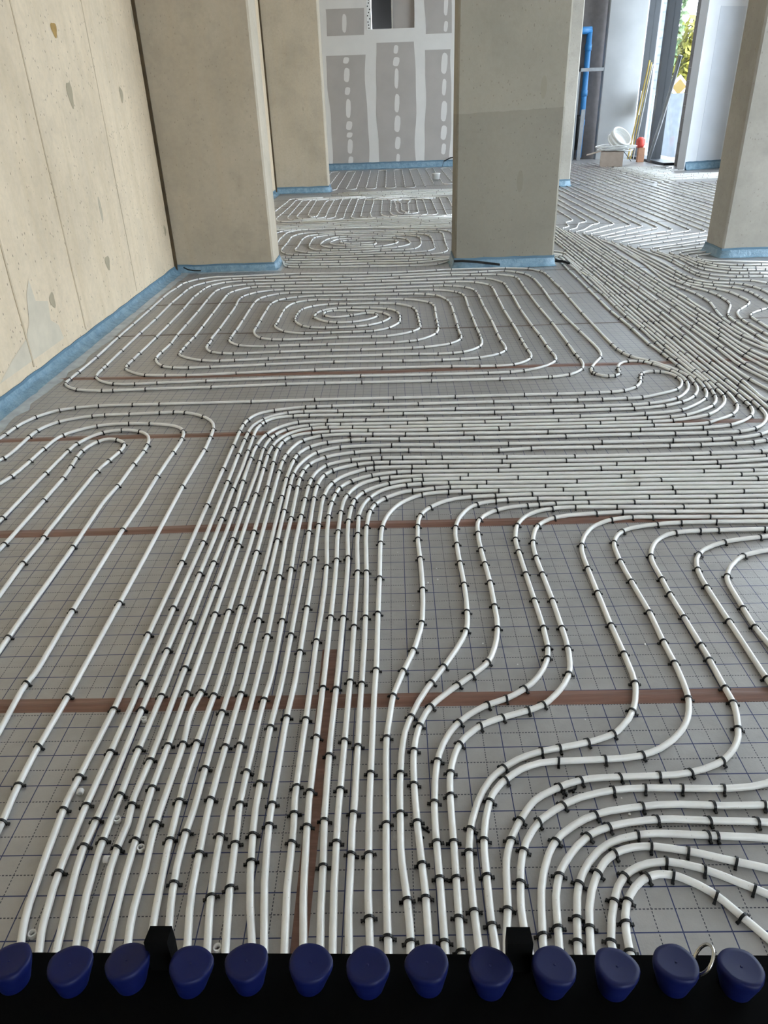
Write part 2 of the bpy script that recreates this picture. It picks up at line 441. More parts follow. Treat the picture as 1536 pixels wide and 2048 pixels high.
# block pillar, block by block
pil = empty("wall_pillar", (0, 0, 0)); tag(pil, kind="structure", label="pillar of grey sand-lime blocks at the end of the window front")
A = Vector((6.955, 19.80, 0)); B_ = Vector((6.735, 18.72, 0)); d_ = (B_ - A).normalized(); nrm_ = Vector((-d_.y, d_.x, 0))
if nrm_.x < 0: nrm_ = -nrm_
H_ = 0.255; zc = 0.0; i = 0
while zc < ZC - 0.02:
    h = min(H_, ZC - zc)
    L = (B_ - A).length
    cuts = [0, L] if i % 2 == 0 else [0, L * 0.5, L]
    for a, b in zip(cuts, cuts[1:]):
        cpt = A + d_ * ((a + b) / 2) + nrm_ * 0.15 + Vector((0, 0, zc + h / 2))
        MB().obox(cpt, d_, nrm_, (0, 0, 1), (b - a) / 2 - 0.004, 0.15 - (0.0015 if i % 3 else 0), h / 2 - 0.004).build("block", M['block'], pil)
    cpt = A + d_ * (L / 2) + nrm_ * 0.155 + Vector((0, 0, zc + h / 2))
    zc += h; i += 1
MB().obox(A + d_ * (L / 2) + nrm_ * 0.16 + Vector((0, 0, ZC / 2)), d_, nrm_, (0, 0, 1), L / 2 - 0.01, 0.14, ZC / 2).build("mortar_core", M['ceil'], pil)
# white wall facing the camera beyond the right pier
P0 = Vector((6.695, 18.38, 0)); P1 = Vector((7.74, 18.79, 0)); dd = (P1 - P0).normalized(); nn = Vector((-dd.y, dd.x, 0))
ww = MB().obox((P0 + P1) / 2 + nn * 0.12 + Vector((0, 0, ZC / 2)), dd, nn, (0, 0, 1), (P1 - P0).length / 2, 0.12, ZC / 2).build("wall_white", M['white_wall'])
tag(ww, kind="structure", label="white filled wall beyond the right-hand pier")
for s0, s1, z0, z1 in ((0.32, 1.0, 0.12, 3.1),):
    c_ = P0 + dd * ((s0 + s1) / 2) - nn * 0.003 + Vector((0, 0, (z0 + z1) / 2))
    MB().obox(c_, dd, nn, (0, 0, 1), (s1 - s0) / 2, 0.003, (z1 - z0) / 2).build("plasterboard", plain("pale_blue_grey_plasterboard", (0.56, 0.59, 0.64), 0.8, var=0.04, scale=2), ww)

# window front on the right of the rear corner
def window(name, x0, x1, y0, y1, posts, sill=0.06, label=None):
    w = empty(name, ((x0 + x1) / 2, y0, 0)); tag(w, kind="structure", label=label)
    off = Vector(w.location)
    def bx(nm, a, b, c_, d, e, f, mat):
        return MB().box(a - off.x, b - off.x, c_ - off.y, d - off.y, e, f).build(nm, mat, w)
    bx("window_sill", x0 - 0.08, x1 + 0.05, y0, y1, 0.0, sill, M['frame'])
    bx("window_head", x0, x1, y0, y1, 5.15, ZC, M['frame'])
    for a, b in posts: bx("window_post", x0 + (0.20 if b - a < 0.06 else 0.0), x1, a, b, sill, 5.15, M['frame'])
    xs = (x0 + x1) / 2
    for (a, b), (c2, d2) in zip(posts, posts[1:]): bx("window_pane", xs - 0.006, xs + 0.006, b, c2, sill, 5.15, M['glass'])
    return w
window("window_1", 6.78, 7.08, 19.80, 23.0, [(19.80, 19.85), (21.22, 21.40), (22.79, 22.99)], label="tall anthracite window front in the rear corner")
# glazed right-hand facade (beyond the frame): the hall's main daylight
Y_GL = 3.5
bays = [Y_GL + 2.5 * i for i in range(6)]
for i, (a, b) in enumerate(zip(bays, bays[1:])):
    window("window_%d" % (i + 2), RIGHT_X, RIGHT_X + 0.2, a, b, [(a, a + 0.12), (b - 0.12, b)], label="tall glazed bay of the right-hand facade")
window("window_13", RIGHT_X, RIGHT_X + 0.2, bays[-1], bays[-1] + 1.5, [(bays[-1], bays[-1] + 0.12), (bays[-1] + 1.38, bays[-1] + 1.5)], label="narrow glazed bay at the rear end of the right-hand facade")
tag(MB().box(RIGHT_X, RIGHT_X + 0.3, YB, Y_GL, -0.2, ZC).box(RIGHT_X, RIGHT_X + 0.3, bays[-1] + 1.5, 19.6, -0.2, ZC).build("wall_right", M['wall']), kind="structure")

# glazed part of the wall behind the camera
for i in range(2):
    w = window("window_%d" % (i + 14), -0.1, 0.1, 0.0, 2.45, [(0.0, 0.12), (2.33, 2.45)], label="tall glazed bay behind the camera")
    w.location = (2.83 + 2.45 * i, YB - 0.15, 0); w.rotation_euler = (0, 0, -math.pi / 2)

# ------------------------------------------------------------------ concrete piers
def pier(x0, x1, y0, mat, label, strip_label, depth=0.45, ch=0.018, flap=0.06):
    o = MB().box(x0, x1, y0, y0 + depth, -0.02, ZC, ch).build("concrete_pier", mat)
    tag(o, label, "pier", "rectangular concrete piers")
    return o
pier(WX + 0.004, -1.262, 8.05, M['pier'], "broad grey concrete pier adjoining the cream wall on the left", None)
pier(WX + 0.004, -1.25, 16.0, M['pier'], "second concrete pier on the left wall, farther back", None)
pier(0.64, 1.655, 7.82, M['pier_c'], "two-tone concrete pier in the middle, darker below shoulder height", None)
pier(2.48, 3.51, 15.65, M['pier_r'], "pale concrete pier half hidden behind the middle pier", None)
pier(3.43, 4.48, 7.97, M['pier_r'], "speckled concrete pier cut off by the right edge", None)
def joint(y, label):
    o = MB().box(WX, WX + 0.030, y - 0.022, y + 0.003, 0.0, ZC).build("joint_strip", M['joint'])
    tag(o, label, "joint")
joint(8.05, "dark brown joint between the cream wall and the near left pier")
joint(16.0, "dark brown joint between the cream wall and the second left pier")

# ------------------------------------------------------------------ blue edge strips with film flaps
def edge_strip(path, h, flap, label, seed=1, dark=False, z_noise=0.004, grey=0.0):
    """path: plan polyline with the room on its left-hand... flap side given by sign of flap"""
    root = empty("edge_strip", (path[0][0], path[0][1], 0)); tag(root, label, "edge strip", "blue foam edge strips along the walls and piers")
    ox, oy = path[0]
    r = random.Random(seed)
    P = []
    for (a, b) in zip(path, path[1:]):
        L = math.hypot(b[0] - a[0], b[1] - a[1]); n = max(2, int(L / 0.10))
        for i in range(n): P.append((a[0] + (b[0] - a[0]) * i / n, a[1] + (b[1] - a[1]) * i / n))
    P.append(path[-1])
    sg = 1 if flap > 0 else -1
    N = []
    for i in range(len(P)):
        a = P[max(0, i - 1)]; b = P[min(len(P) - 1, i + 1)]
        tx, ty = b[0] - a[0], b[1] - a[1]; l = math.hypot(tx, ty) or 1
        N.append((-ty / l * sg, tx / l * sg))
    v = []; f = []
    hs = [h + r.uniform(-z_noise, z_noise) for _ in P]
    for (x, y), (nx, ny), hh in zip(P, N, hs):
        for d, z in ((0.001, hh), (0.009, hh), (0.010, 0.0), (0.001, 0.0)):
            v.append((x + nx * d - ox, y + ny * d - oy, z))
    for i in range(len(P) - 1):
        for k in range(4): f.append((i * 4 + k, i * 4 + (k + 1) % 4, (i + 1) * 4 + (k + 1) % 4, (i + 1) * 4 + k))
    f += [(0, 1, 2, 3), tuple(len(v) - 4 + k for k in (3, 2, 1, 0))]
    mesh_obj("foam_strip", v, f, M['strip'], root)
    # film flap welded to the strip, sloping onto the boards
    v = []; f = []; m_ = 5
    for i, ((x, y), (nx, ny), hh) in enumerate(zip(P, N, hs)):
        w = abs(flap) * (1 + r.uniform(-0.15, 0.15))
        prof = [(0.0105, hh * 0.78), (0.014 + w * 0.10, hh * 0.42 + r.uniform(-0.008, 0.008)), (0.014 + w * 0.32, 0.020 + r.uniform(-0.006, 0.008)), (0.014 + w * 0.65, 0.006 + r.uniform(0, 0.005)), (0.014 + w, 0.0025)]
        for d, z in prof: v.append((x + nx * d - ox, y + ny * d - oy, max(0.0015, z)))
    for i in range(len(P) - 1):
        for k in range(m_ - 1): f.append((i * m_ + k, (i + 1) * m_ + k, (i + 1) * m_ + k + 1, i * m_ + k + 1))
    mesh_obj("film_flap", v, f, M['film'], root, smooth=True)
    if grey > 0:
        v2 = []; f2 = []
        for i, ((x, y), (nx, ny)) in enumerate(zip(P, N)):
            w = 0.014 + abs(flap) * 0.9; w2 = w + grey * (1 + r.uniform(-0.35, 0.3))
            for d, z in ((w, 0.0035 + r.uniform(0, 0.004)), ((w + w2) / 2, 0.002 + r.uniform(0, 0.005)), (w2, 0.0012)): v2.append((x + nx * d - ox, y + ny * d - oy, z))
        for i in range(len(P) - 1):
            for k in range(2): f2.append((i * 3 + k, (i + 1) * 3 + k, (i + 1) * 3 + k + 1, i * 3 + k + 1))
        mesh_obj("film_edge", v2, f2, M['film_grey'], root, smooth=True)
    return root
edge_strip([(WX, 0.4), (WX, 8.03)], 0.072, -0.075, "long blue edge strip with crumpled film along the cream left wall", 1, grey=0.07)
edge_strip([(WX + 0.012, 8.05), (-1.262, 8.05), (-1.262, 8.50)], 0.080, -0.035, "blue edge strip around the foot of the near left pier", 2, grey=0.05)
edge_strip([(0.64, 8.27), (0.64, 7.82), (1.655, 7.82), (1.655, 8.27)], 0.105, -0.03, "blue edge strip around the foot of the middle pier", 3)
edge_strip([(3.43, 8.42), (3.43, 7.97), (4.48, 7.97)], 0.095, -0.03, "blue edge strip around the foot of the right-hand pier", 4)
edge_strip([(WX + 0.012, 16.0), (-1.25, 16.0), (-1.25, 16.45)], 0.12, -0.05, "blue edge strip at the foot of the second left pier", 5)
edge_strip([(2.48, 15.65), (3.51, 15.65), (3.51, 16.1)], 0.13, -0.04, "blue edge strip at the foot of the half hidden rear pier", 6)
edge_strip([(-1.9, YF), (2.55, YF)], 0.17, -0.05, "blue edge strip along the far plasterboard wall", 7)
e = P0 + dd * 0.02; e2 = P0 + dd * 1.05
edge_strip([(e.x, e.y), (e2.x, e2.y)], 0.17, -0.10, "bright blue edge strip along the white wall on the right", 8)
edge_strip([(WX, 8.55), (WX, 15.9)], 0.085, -0.08, "blue edge strip along the left wall between the two piers", 9)
# dark loose strip ends, and a black band drawn for a dark gap
def loose_strip(pts, w, h, label):
    mb = MB(); v = []; f = []
    for i, (x, y, z) in enumerate(pts): v += [(x, y, z), (x, y, z + h), (x, y - w, z + h), (x, y - w, z)]
    for i in range(len(pts) - 1):
        for k in range(4): f.append((i * 4 + k, i * 4 + (k + 1) % 4, (i + 1) * 4 + (k + 1) % 4, (i + 1) * 4 + k))
    f += [(0, 3, 2, 1), tuple(len(v) - 4 + k for k in range(4))]
    o = mb.add(v, f).build("loose_strip", M['clip']); tag(o, label, "strip", "loose black strip ends")
loose_strip([(0.63, 7.795, 0.070), (0.72, 7.79, 0.070), (0.86, 7.785, 0.058), (1.0, 7.78, 0.040), (1.10, 7.775, 0.026)], 0.012, 0.022, "black strip sagging across the foot of the middle pier")  # black band stands in for the darkness of the gap behind the peeled strip
loose_strip([(1.68, 7.86, 0.030), (1.75, 7.84, 0.026), (1.82, 7.80, 0.012)], 0.012, 0.025, "short black strip end poking out right of the middle pier")
loose_strip([(-2.22, 8.02, 0.055), (-2.17, 8.0, 0.035), (-2.10, 7.985, 0.025), (-2.03, 7.98, 0.024)], 0.01, 0.010, "curved black strip in the corner by the near left pier")
loose_strip([(1.40, 21.66, 0.0), (1.44, 21.67, 0.13), (1.60, 21.68, 0.20), (1.72, 21.66, 0.22)], 0.03, 0.03, "black cable end sticking up at the far wall strip")
PIPE_DATA = [
('P1','-796,858 -18,65 -7,40 -12,123 -10,143 14,324 1,320 4,388 -9,1327 2,76 8,64 16,50 11,23 14,21 16,18 19,14 31,17 35,14 49,14 52,12 49,8 49,4 295,5 336,-4 371,1 358,-8 238,-1 204,6 61,6 59,18 140,67 41,26 33,34 20,31 16,34 12,38 5,26 2,26 -4,39 -9,37 -11,22 -16,19 -20,16 -36,15 -39,1 -35,-14 -17,-16 -20,-31 -41,-132 -23,-43 -23,-30 -37,-33 -43,-25 -48,-15 -50,-8 -102,-5 -142,-1 -278,3 -430,-1 -717,12 -715,-6 -482,4 -75,-2 -74,-7 -72,-13 -59,-16 -34,-15 -21,-13 -30,-23 -26,-29 -23,-31 -19,-33 -27,-69 -12,-59 -13,-129 -34,-155 -14,-97 -12,-148 -4,-189','35 10 24 34 43 45 36 27 19 9 7 20 18 6 9 24 25 43 32 15 14 14 9 26 23 14 4 10 6 8 12 10 8 7 8 16 19 40 36 46 37 54 16 20 13 9 14 16 10'),
('P2','-755,858 -12,39 -5,25 -10,75 -4,52 -3,140 0,47 4,164 3,170 0,459 7,446 -3,328 -7,470 -1,253 4,87 8,48 17,44 26,42 25,29 19,18 43,27 24,10 37,10 39,6 39,2 62,0 362,-15 400,-2 491,-12 405,-2 81,2 70,6 58,12 73,21 47,21 42,27 37,35 38,50 32,52 23,57 15,63 6,66 -5,66 -14,62 -24,73 -29,59 -45,62 -17,17 -19,13 -34,11 -24,0 -23,-4 -33,-15 -28,-26 -20,-32 -14,-35 -17,-100 -7,-23 -11,-20 -18,-15 -10,-5 -24,-6 -24,2 -23,9 -27,24 -12,21 -6,23 -1,25 3,24 15,49 34,70 62,109 19,45 14,59 7,82 -3,151 -37,713 -6,254 1,306 15,482 0,330 -6,102 -23,152 -14,49 -20,44 -36,49 -43,43 -39,31 -44,23 -35,10 -51,6 -76,-4 -109,-21 -57,-5 -263,1 -414,-20 -183,-3 -193,3 -240,12 -510,42 -285,-4 -211,4 -106,-12 -109,-28 -68,-33 -60,-49 -56,-68 -46,-86 -24,-82 -10,-109 -10,-557 13,-548 0,-428 9,-903 4,-65 9,-51 13,-34 27,-41 35,-35 50,-35 44,-19 61,-12 88,-2 201,13 766,26 270,0 857,-14 181,1 88,6 63,12 59,20 66,35 60,44 42,45 26,41 16,46 7,63 -10,215 0,284 -12,302 -7,361 0,187 9,375 -2,282 3,219 -7,58 -24,68 -43,81 -38,48 -35,28 -43,15 -187,22 -461,-16 -379,-2 -349,10 -644,33 -182,3 -71,-7 -74,-18 -59,-27 -41,-30 -34,-38 -33,-54 -20,-59 -9,-61 -5,-165 20,-689 6,-623 12,-234 -2,-74 -11,-158 -1,-86 7,-60 15,-48 28,-59 38,-53 38,-32 45,-19 50,-11 76,-5 98,2 622,33 200,6 161,-2 490,-23 94,-1 73,4 112,10 61,10 49,15 59,29 52,35 33,35 23,42 10,48 2,62 -8,126 -2,111 3,458 -10,486 3,355 -5,115 -7,76 -13,49 -28,59 -30,42 -37,35 -54,34 -58,25 -47,10 -197,-15 -642,2 -151,7 -345,31 -120,7 -77,-4 -71,-12 -72,-24 -56,-28 -47,-41 -39,-52 -30,-58 -18,-62 -6,-92 17,-225 5,-144 4,-591 -6,-287 3,-30 10,-34 -3,-109 4,-50 18,-59 25,-42 35,-33 45,-22 62,-16 74,-8 71,0 225,11 201,5 160,0 246,-10 170,3 155,9 73,9 61,13 61,20 46,21 42,29 35,36 26,42 12,35 6,38 2,38 -6,164 4,193 0,508 -5,137 -10,88 -15,61 -33,84 -32,54 -34,33 -42,25 -56,21 -73,15 -488,19 -364,24 -73,-4 -72,-11 -84,-23 -57,-24 -40,-29 -32,-37 -25,-44 -20,-60 -10,-50 -4,-74 -1,-767 6,-49 16,-61 18,-46 26,-42 35,-35 44,-26 50,-16 50,-7 72,-3 99,3 273,16 309,-4 36,6 46,16 46,22 53,34 38,32 25,28 21,31 14,35 6,35 1,37 -9,373 -5,76 -9,62 -12,47 -16,33 -28,42 -45,49 -40,32 -32,17 -45,15 -109,12 -215,3 -144,19 -51,-3 -37,-8 -48,-17 -34,-18 -41,-30 -26,-27 -21,-30 -15,-34 -13,-61 -9,-116 -2,-67 4,-66 8,-51 14,-50 26,-61 27,-45 25,-27 31,-22 35,-17 49,-14 51,-7 51,-2 162,8 85,18 56,25 30,21 29,25 25,29 30,42 18,33 12,35 5,36 -1,23 -9,35 -15,34 -19,33 -23,29 -38,33 -43,22 -46,13 -175,36 -64,8 -37,-2 -34,-12 -27,-22 -15,-33 -2,-38 11,-37 21,-32 28,-24 21,-11 22,-6 35,1 57,20 98,57 35,17 36,9 23,-1 21,-9 17,-17 12,-21 6,-24 0,-25 -5,-24 -9,-22 -21,-30 -45,-44 -65,-38 -35,-13 -37,-9 -61,-4 -61,10 -44,21 -49,40 -43,51 -31,55 -6,23 -4,36 9,72 9,36 15,33 13,20 25,27 52,35 58,19 73,3 159,-16 109,-26 46,-19 31,-19 27,-23 24,-29 25,-42 12,-35 10,-50 4,-51 0,-103 -4,-76 -10,-49 -17,-46 -36,-65 -24,-29 -29,-26 -32,-22 -34,-17 -35,-11 -36,-5 -216,-7 -213,-1 -50,4 -62,16 -47,21 -32,21 -36,35 -31,43 -24,46 -16,45 -5,33 7,114 1,367 3,49 10,63 16,64 19,47 25,41 25,26 40,28 33,14 49,10 53,2 324,-34 165,-11 178,-7 63,-9 48,-15 56,-29 64,-46 53,-50 25,-38 13,-35 12,-61 4,-61 -8,-301 0,-308 -8,-97 -16,-73 -21,-46 -30,-44 -44,-50 -38,-32 -31,-18 -35,-13 -50,-11 -52,-6 -145,-6 -650,3 -126,-5 -51,1 -77,10 -61,18 -43,25 -36,36 -23,32 -17,33 -10,33 -4,35 4,325 -7,750 4,97 6,61 15,59 19,47 28,44 36,37 51,37 45,20 47,11 61,5 320,-25 453,-18 480,-4 61,-13 72,-29 56,-32 45,-39 28,-40 19,-45 13,-60 5,-72 -9,-409 3,-292 -1,-275 5,-220 -4,-159 -9,-74 -16,-46 -24,-43 -33,-39 -38,-33 -32,-18 -35,-12 -50,-9 -78,-7 -50,0 -167,8 -640,2 -173,-5 -395,-23 -112,1 -63,8 -59,21 -67,40 -43,33 -27,26 -22,27 -10,19 -6,22 -3,35 2,225 9,203 -23,1193 -1,139 4,70 12,62 18,47 26,43 42,49 38,33 40,24 46,12 49,3 370,-14 625,-44 135,1 292,11 273,0 176,10 71,-11 70,-24 53,-32 46,-43 30,-39 21,-41 11,-45 6,-73 -13,-804 9,-530 -1,-554 5,-136 -3,-49 -9,-36 -14,-34 -22,-32 -36,-37 -31,-23 -34,-18 -36,-10 -49,-5 -109,1 -193,13 -103,4 -708,6 -296,-9 -547,-31 -119,0 -150,10 -71,12 -33,12 -31,17 -41,28 -37,33 -33,38 -16,33 -12,49 -4,52 7,373 1,645 -7,446 -17,501 17,305 17,126 14,48 15,34 27,41 34,36 47,38 55,26 59,16 72,7 649,-33 326,-30 146,-7 192,2 221,9 481,45 83,-2 161,-16 165,-9 63,-10 46,-17 43,-26 48,-40 30,-37 16,-31 12,-47 5,-60 -7,-409 -1,-572 13,-641 1,-434 -4,-295 7,-183 -6,-78 -14,-60 -21,-45 -14,-21 -25,-28 -29,-26 -22,-15 -46,-21 -71,-17 -91,-7 -234,-6 -228,0 -447,4 -402,9 -182,1 -143,-3 -356,-15 -386,-4 -269,-11 -71,5 -76,11 -49,14 -34,17 -49,37 -33,36 -18,31 -10,46 -1,61 8,257 1,205 -11,490 -3,780 -12,611 5,187 17,149 6,138 9,61 13,47 25,56 33,54 32,40 35,34 40,27 43,19 45,10 211,2 443,38 169,6 163,-10 523,-56 176,-9 159,-2 181,10 351,47 222,5 186,-6 137,-10 133,-21 92,-26 58,-33 42,-44 45,-74 27,-69 9,-49 4,-61 2,-363 6,-235 -13,-927 1,-668 6,-283 15,-100 9,-38 14,-36 27,-44 71,-79 30,-41 54,-100 32,-79 14,-58 5,-60 -5,-73 -15,-97 -19,-57 -29,-55 -37,-49 -35,-34 -50,-36 -67,-35 -59,-20 -72,-15 -98,-10 -87,-3 -180,-3 -263,1 -259,4 -478,17 -554,10 -73,-6 -48,-12 -32,-17 -26,-27 -14,-22 -13,-39 -10,-51 -3,-52 9,-431 -2,-232 4,-244 1,-177 -2,-372 -9,-558 1,-334 -5,-119 3,-38 4,-38 25,-163','18 18 17 27 37 43 53 30 18 9 20 16 9 19 26 40 32 39 26 10 19 32 21 16 6 4 7 18 10 5 4 8 3 9 24 64 51 40 53 42 6 18 12 13 17 10 28 59 49 54 25 23 11 29 19 12 19 37 56 42 47 35 7 17 22 14 14 31 50 48 45 35 14 9 30 19 16 25 24 52 51 28 14 11 27 10 11 36 44 40 44 40 8 15 16 13 30 47 40 32 22 21 15 20 9 11 14 37 46 46 26 12 13 16 8 24 18 39 43 27 18 7 10 17 13 9 10 34 46 60 10 17 9 10 7 31 31 43 30 1 11 21 9 8 10 23 36 21 36 8 20 13 10 16 14 34 25 15 9 20 11 10 14 21 30 25 16 11 9 13 8 18 33 19 33 10 8 22 19 25 11 22 11 13 10 12 10 11 9 21 15 28 7 9 15 12 5 9 8 8 8 19 8 12 10 13 10 14 16 15 18 16 12 7 12 23 3 12 9 8 26 12 7 21 12 10 15 13 15 16 13 13 10 12 17 14 6 10 16 10 10 18 22 6 15 19 12 23 13 9 11 15 25 11 15 27 8 8 19 24 13 10 16 22 6 11 13 35 20 15 10 20 18 7 18 31 39 21 16 11 14 10 11 20 25 40 23 14 21 5 7 11 39 34 30 17 8 24 17 7 10 13 25 53 25 23 10 13 27 7 9 13 13 30 41 37 33 6 10 20 7 13 13 37 40 44 32 11 19 19 7 9 35 45 40 42 12 16 20 17 12 10 18 45 44 51 32 14 14 23 8 12 15 40 38 49 47 17 10 9 13 18 17 12 21 37 40 47 52 19 11 15 21 7 13 26 36 44 45 58 24 9 22 14 12 2 30 42 43 23 24 46 41 20 7 17 17 9 14 33 50 39 46 46 42 18 10 15 90 16 70 40 30 16 55 24 17 6 12 16 17 25 41 51 87 11 9 8 14 25 11 12 23 13 12 18 13 31 32 50 33 19 9 18 4 17 18 41 27 41 43 26 37 7'),
('P4','-681,857 -13,72 -8,50 -8,81 -3,56 0,244 8,285 2,592 4,293 -2,210 -12,328 -2,254 5,89 7,49 7,35 11,35 14,34 19,32 14,21 36,36 43,29 23,10 24,7 50,6 138,-2 838,-22 407,-9 173,2 133,3 117,9 102,11 48,9 44,16 42,23 49,38 58,52 35,39 28,42 24,57 12,47 11,61 7,63 2,63 -27,389 -7,149 -20,224 -1,472 -18,485 17,982 2,576 19,666 -13,69 -29,50 -50,47 -60,25 -106,11 -511,2 -206,-13 -58,-13 -42,-18 -28,-19 -32,-32 -88,-137 -39,-45 -57,-36 -79,-20 -126,-6 -234,5 -596,46 -319,34 -176,30 -40,19 -24,23 -23,40 -23,74 -56,274','26 13 15 20 35 36 42 26 25 15 15 23 16 21 33 40 42 35 21 25 17 17 27 14 11 21 40 30 23 36 46 45 36 31 40 51 42 54 31 42 44 32 14'),
('P5','-649,856 -12,100 -10,90 -1,51 4,64 -9,74 1,23 6,92 2,102 8,855 -3,462 1,306 -9,248 4,78 12,74 15,48 20,32 17,20 19,17 21,15 34,18 49,17 25,5 39,3 1270,-30 469,4 77,2 62,6 49,8 47,17 57,31 65,44 40,34 25,29 27,42 19,44 16,60 15,89 10,85 2,74 -9,384 -15,302 5,468 -8,399 3,275 11,418 -6,459 18,665 -14,357 4,276 -9,46 -17,43 -26,38 -34,31 -28,16 -39,15 -56,9 -61,4 -227,-3 -325,3 -104,-5 -96,-12 -82,-18 -77,-25 -207,-102 -81,-34 -71,-20 -71,-8 -124,4 -251,34 -82,7 -87,-1 -170,-11 -84,2 -450,48 -59,13 -31,13 -26,19 -28,37 -25,58 -23,74 -42,212','24 12 14 36 43 33 30 42 15 13 5 9 13 9 8 36 41 39 30 17 12 9 23 17 9 14 18 26 22 17 36 35 32 45 33 48 57 16 25 57 40 67 54 30 22 24'),
('P6','-614,856 -12,99 -5,63 -3,74 -5,175 4,166 5,465 2,382 -2,587 -8,418 5,78 12,61 12,34 14,34 26,41 26,26 21,14 23,12 48,16 25,4 37,3 49,0 137,-9 133,-5 394,-9 339,-10 596,-5 106,3 60,5 72,13 85,24 57,23 41,26 47,41 49,58 35,51 24,54 12,45 6,48 6,223 -19,1659 8,521 18,677 -1,155 -14,288 16,760 -7,45 -17,41 -26,38 -24,24 -27,19 -39,17 -99,15 -316,-2 -276,4 -128,-6 -145,-21 -384,-85 -110,-16 -100,-7 -106,4 -279,29 -427,21 -471,43 -45,11 -28,16 -23,23 -18,30 -31,90 -33,183','26 15 14 20 38 44 43 26 15 11 31 9 13 20 38 25 47 27 11 22 34 11 13 21 55 43 50 49 84 27 85 62 41 46 27 37 40 42 18'),
('P7','-577,871 -7,39 -4,38 -3,90 -8,98 -1,49 5,198 -1,37 -6,78 0,24 2,27 10,69 3,65 3,728 -4,482 -13,395 3,64 10,62 16,46 19,30 27,23 22,11 22,8 86,17 39,5 49,3 497,-16 619,-11 609,-8 96,1 49,4 36,6 34,13 109,65 30,22 27,25 24,29 26,45 15,36 13,51 9,63 6,76 2,114 -7,279 -3,841 -6,398 2,420 15,1083 -11,473 -2,739 -10,44 -13,31 -42,55 -55,35 -71,19 -111,6 -254,-4 -348,2 -104,-8 -168,-30 -111,-5 -228,12 -207,2 -170,8 -971,74 -144,20 -54,17 -44,19 -78,54 -93,102','29 25 20 39 53 39 26 16 9 7 12 10 20 31 37 45 35 15 14 19 17 19 15 20 19 23 47 28 53 46 78 25 84 63 40 56 15 17 41 40 39'),
('P8','-529,855 -11,93 -13,141 -6,134 -2,47 2,158 10,204 1,71 -2,775 -7,678 6,90 12,65 15,49 13,36 11,22 14,19 17,18 20,14 45,23 48,12 62,5 74,-1 170,-11 148,-7 655,-18 708,-1 81,2 84,7 46,8 45,13 44,22 42,28 38,31 33,37 26,42 14,35 9,36 5,37 6,196 -12,510 -4,292 1,918 -1,923 0,919 -1,934 -16,54 -32,47 -46,38 -59,26 -111,15 -363,-5 -173,16 -85,17 -52,21 -45,32 -30,37 -36,76 -18,90 -9,628 -42,365 -14,255 -12,97 -26,84 -52,87 -53,49 -65,23 -235,-5 -276,8 -621,48 -586,-21 -44,-12 -29,-18 -32,-34 -26,-42 -30,-68 -22,-69 -10,-59 -4,-71 4,-431 -11,-429 3,-87 18,-99 29,-84 36,-64 42,-47 51,-36 66,-25 299,-36 345,-28 359,12 187,-23 60,-1 159,25 80,32 38,30 31,39 24,44 15,47 7,72 4,533 -6,258 -10,83 -18,70 -24,56 -33,49 -64,52 -79,24 -473,24 -494,70 -74,-1 -66,-13 -63,-31 -57,-47 -32,-36 -23,-41 -14,-44 -10,-70 -5,-132 3,-279 13,-193 26,-120 37,-73 25,-27 40,-31 45,-23 48,-15 76,-12 90,-7 360,10 138,11 121,26 44,18 40,25 37,30 43,47 52,85 16,45 8,48 -1,62 -18,150 -18,83 -21,44 -28,41 -42,45 -37,27 -61,24 -81,11 -404,20 -114,-4 -68,-20 -43,-36 -38,-75 -29,-106 0,-70 20,-70 40,-62 46,-39 55,-30 70,-22 72,-10 125,-7 62,1 32,7 26,16 18,25 12,33 3,46 -11,35 -19,13 -50,-1 -142,-34 -64,-3 -71,18 -57,42 -27,39 -12,34 -5,46 8,32 18,24 28,16 81,15 84,-3 97,-14 252,-55 79,-27 43,-31 29,-47 10,-56 -9,-59 -35,-79 -55,-67 -78,-59 -78,-31 -105,-12 -244,11 -137,0 -56,11 -39,21 -60,59 -49,85 -20,80 -2,99 21,174 33,131 52,96 32,39 37,32 52,23 69,6 90,-10 229,-43 98,-13 84,1 168,19 87,-5 69,-23 69,-51 40,-57 19,-67 7,-119 -5,-330 -9,-110 -20,-114 -23,-86 -29,-62 -36,-41 -61,-35 -83,-18 -76,1 -157,23 -47,-6 -133,-39 -61,-10 -380,16 -170,16 -46,11 -42,20 -48,35 -44,46 -37,52 -25,54 -10,67 11,192 -2,504 13,170 21,109 18,42 27,36 35,30 54,29 67,28 84,25 86,15 74,6 162,-8 336,-51 551,-14 171,-38 47,-17 39,-25 22,-24 19,-41 15,-131 -19,-662 -1,-473 -8,-85 -18,-72 -26,-56 -40,-44 -53,-34 -81,-35 -59,-18 -50,-5 -189,5 -254,39 -100,9 -285,-11 -100,1 -619,70 -48,13 -34,16 -92,65','26 11 19 18 43 35 39 32 11 7 19 11 15 12 17 30 43 47 32 15 19 15 7 11 41 37 40 41 50 40 37 43 38 37 43 10 78 41 35 41 34 27 14 21 18 19 34 48 21 24 19 13 16 21 32 28 26 24 14 6 15 18 33 36 20 9 20 17 15 27 33 23 15 13 16 36 57 10 21 11 33 30 33 12 10 14 36 21 27 21 15 19 5 26 18 10 17 16 11 34 19 16 16 18 12 11 9 10 8 11 25 26 10 16 20 10 35 16 24 36 19 17 11 46 18 13 18 13 22 31 30 13 15 13 23 15 35 15 26 21 46 22 23 14 23 23 30 32 28 13 16 13 39 38 32 20 16 17 6 11 13 35 38 40 17 7'),
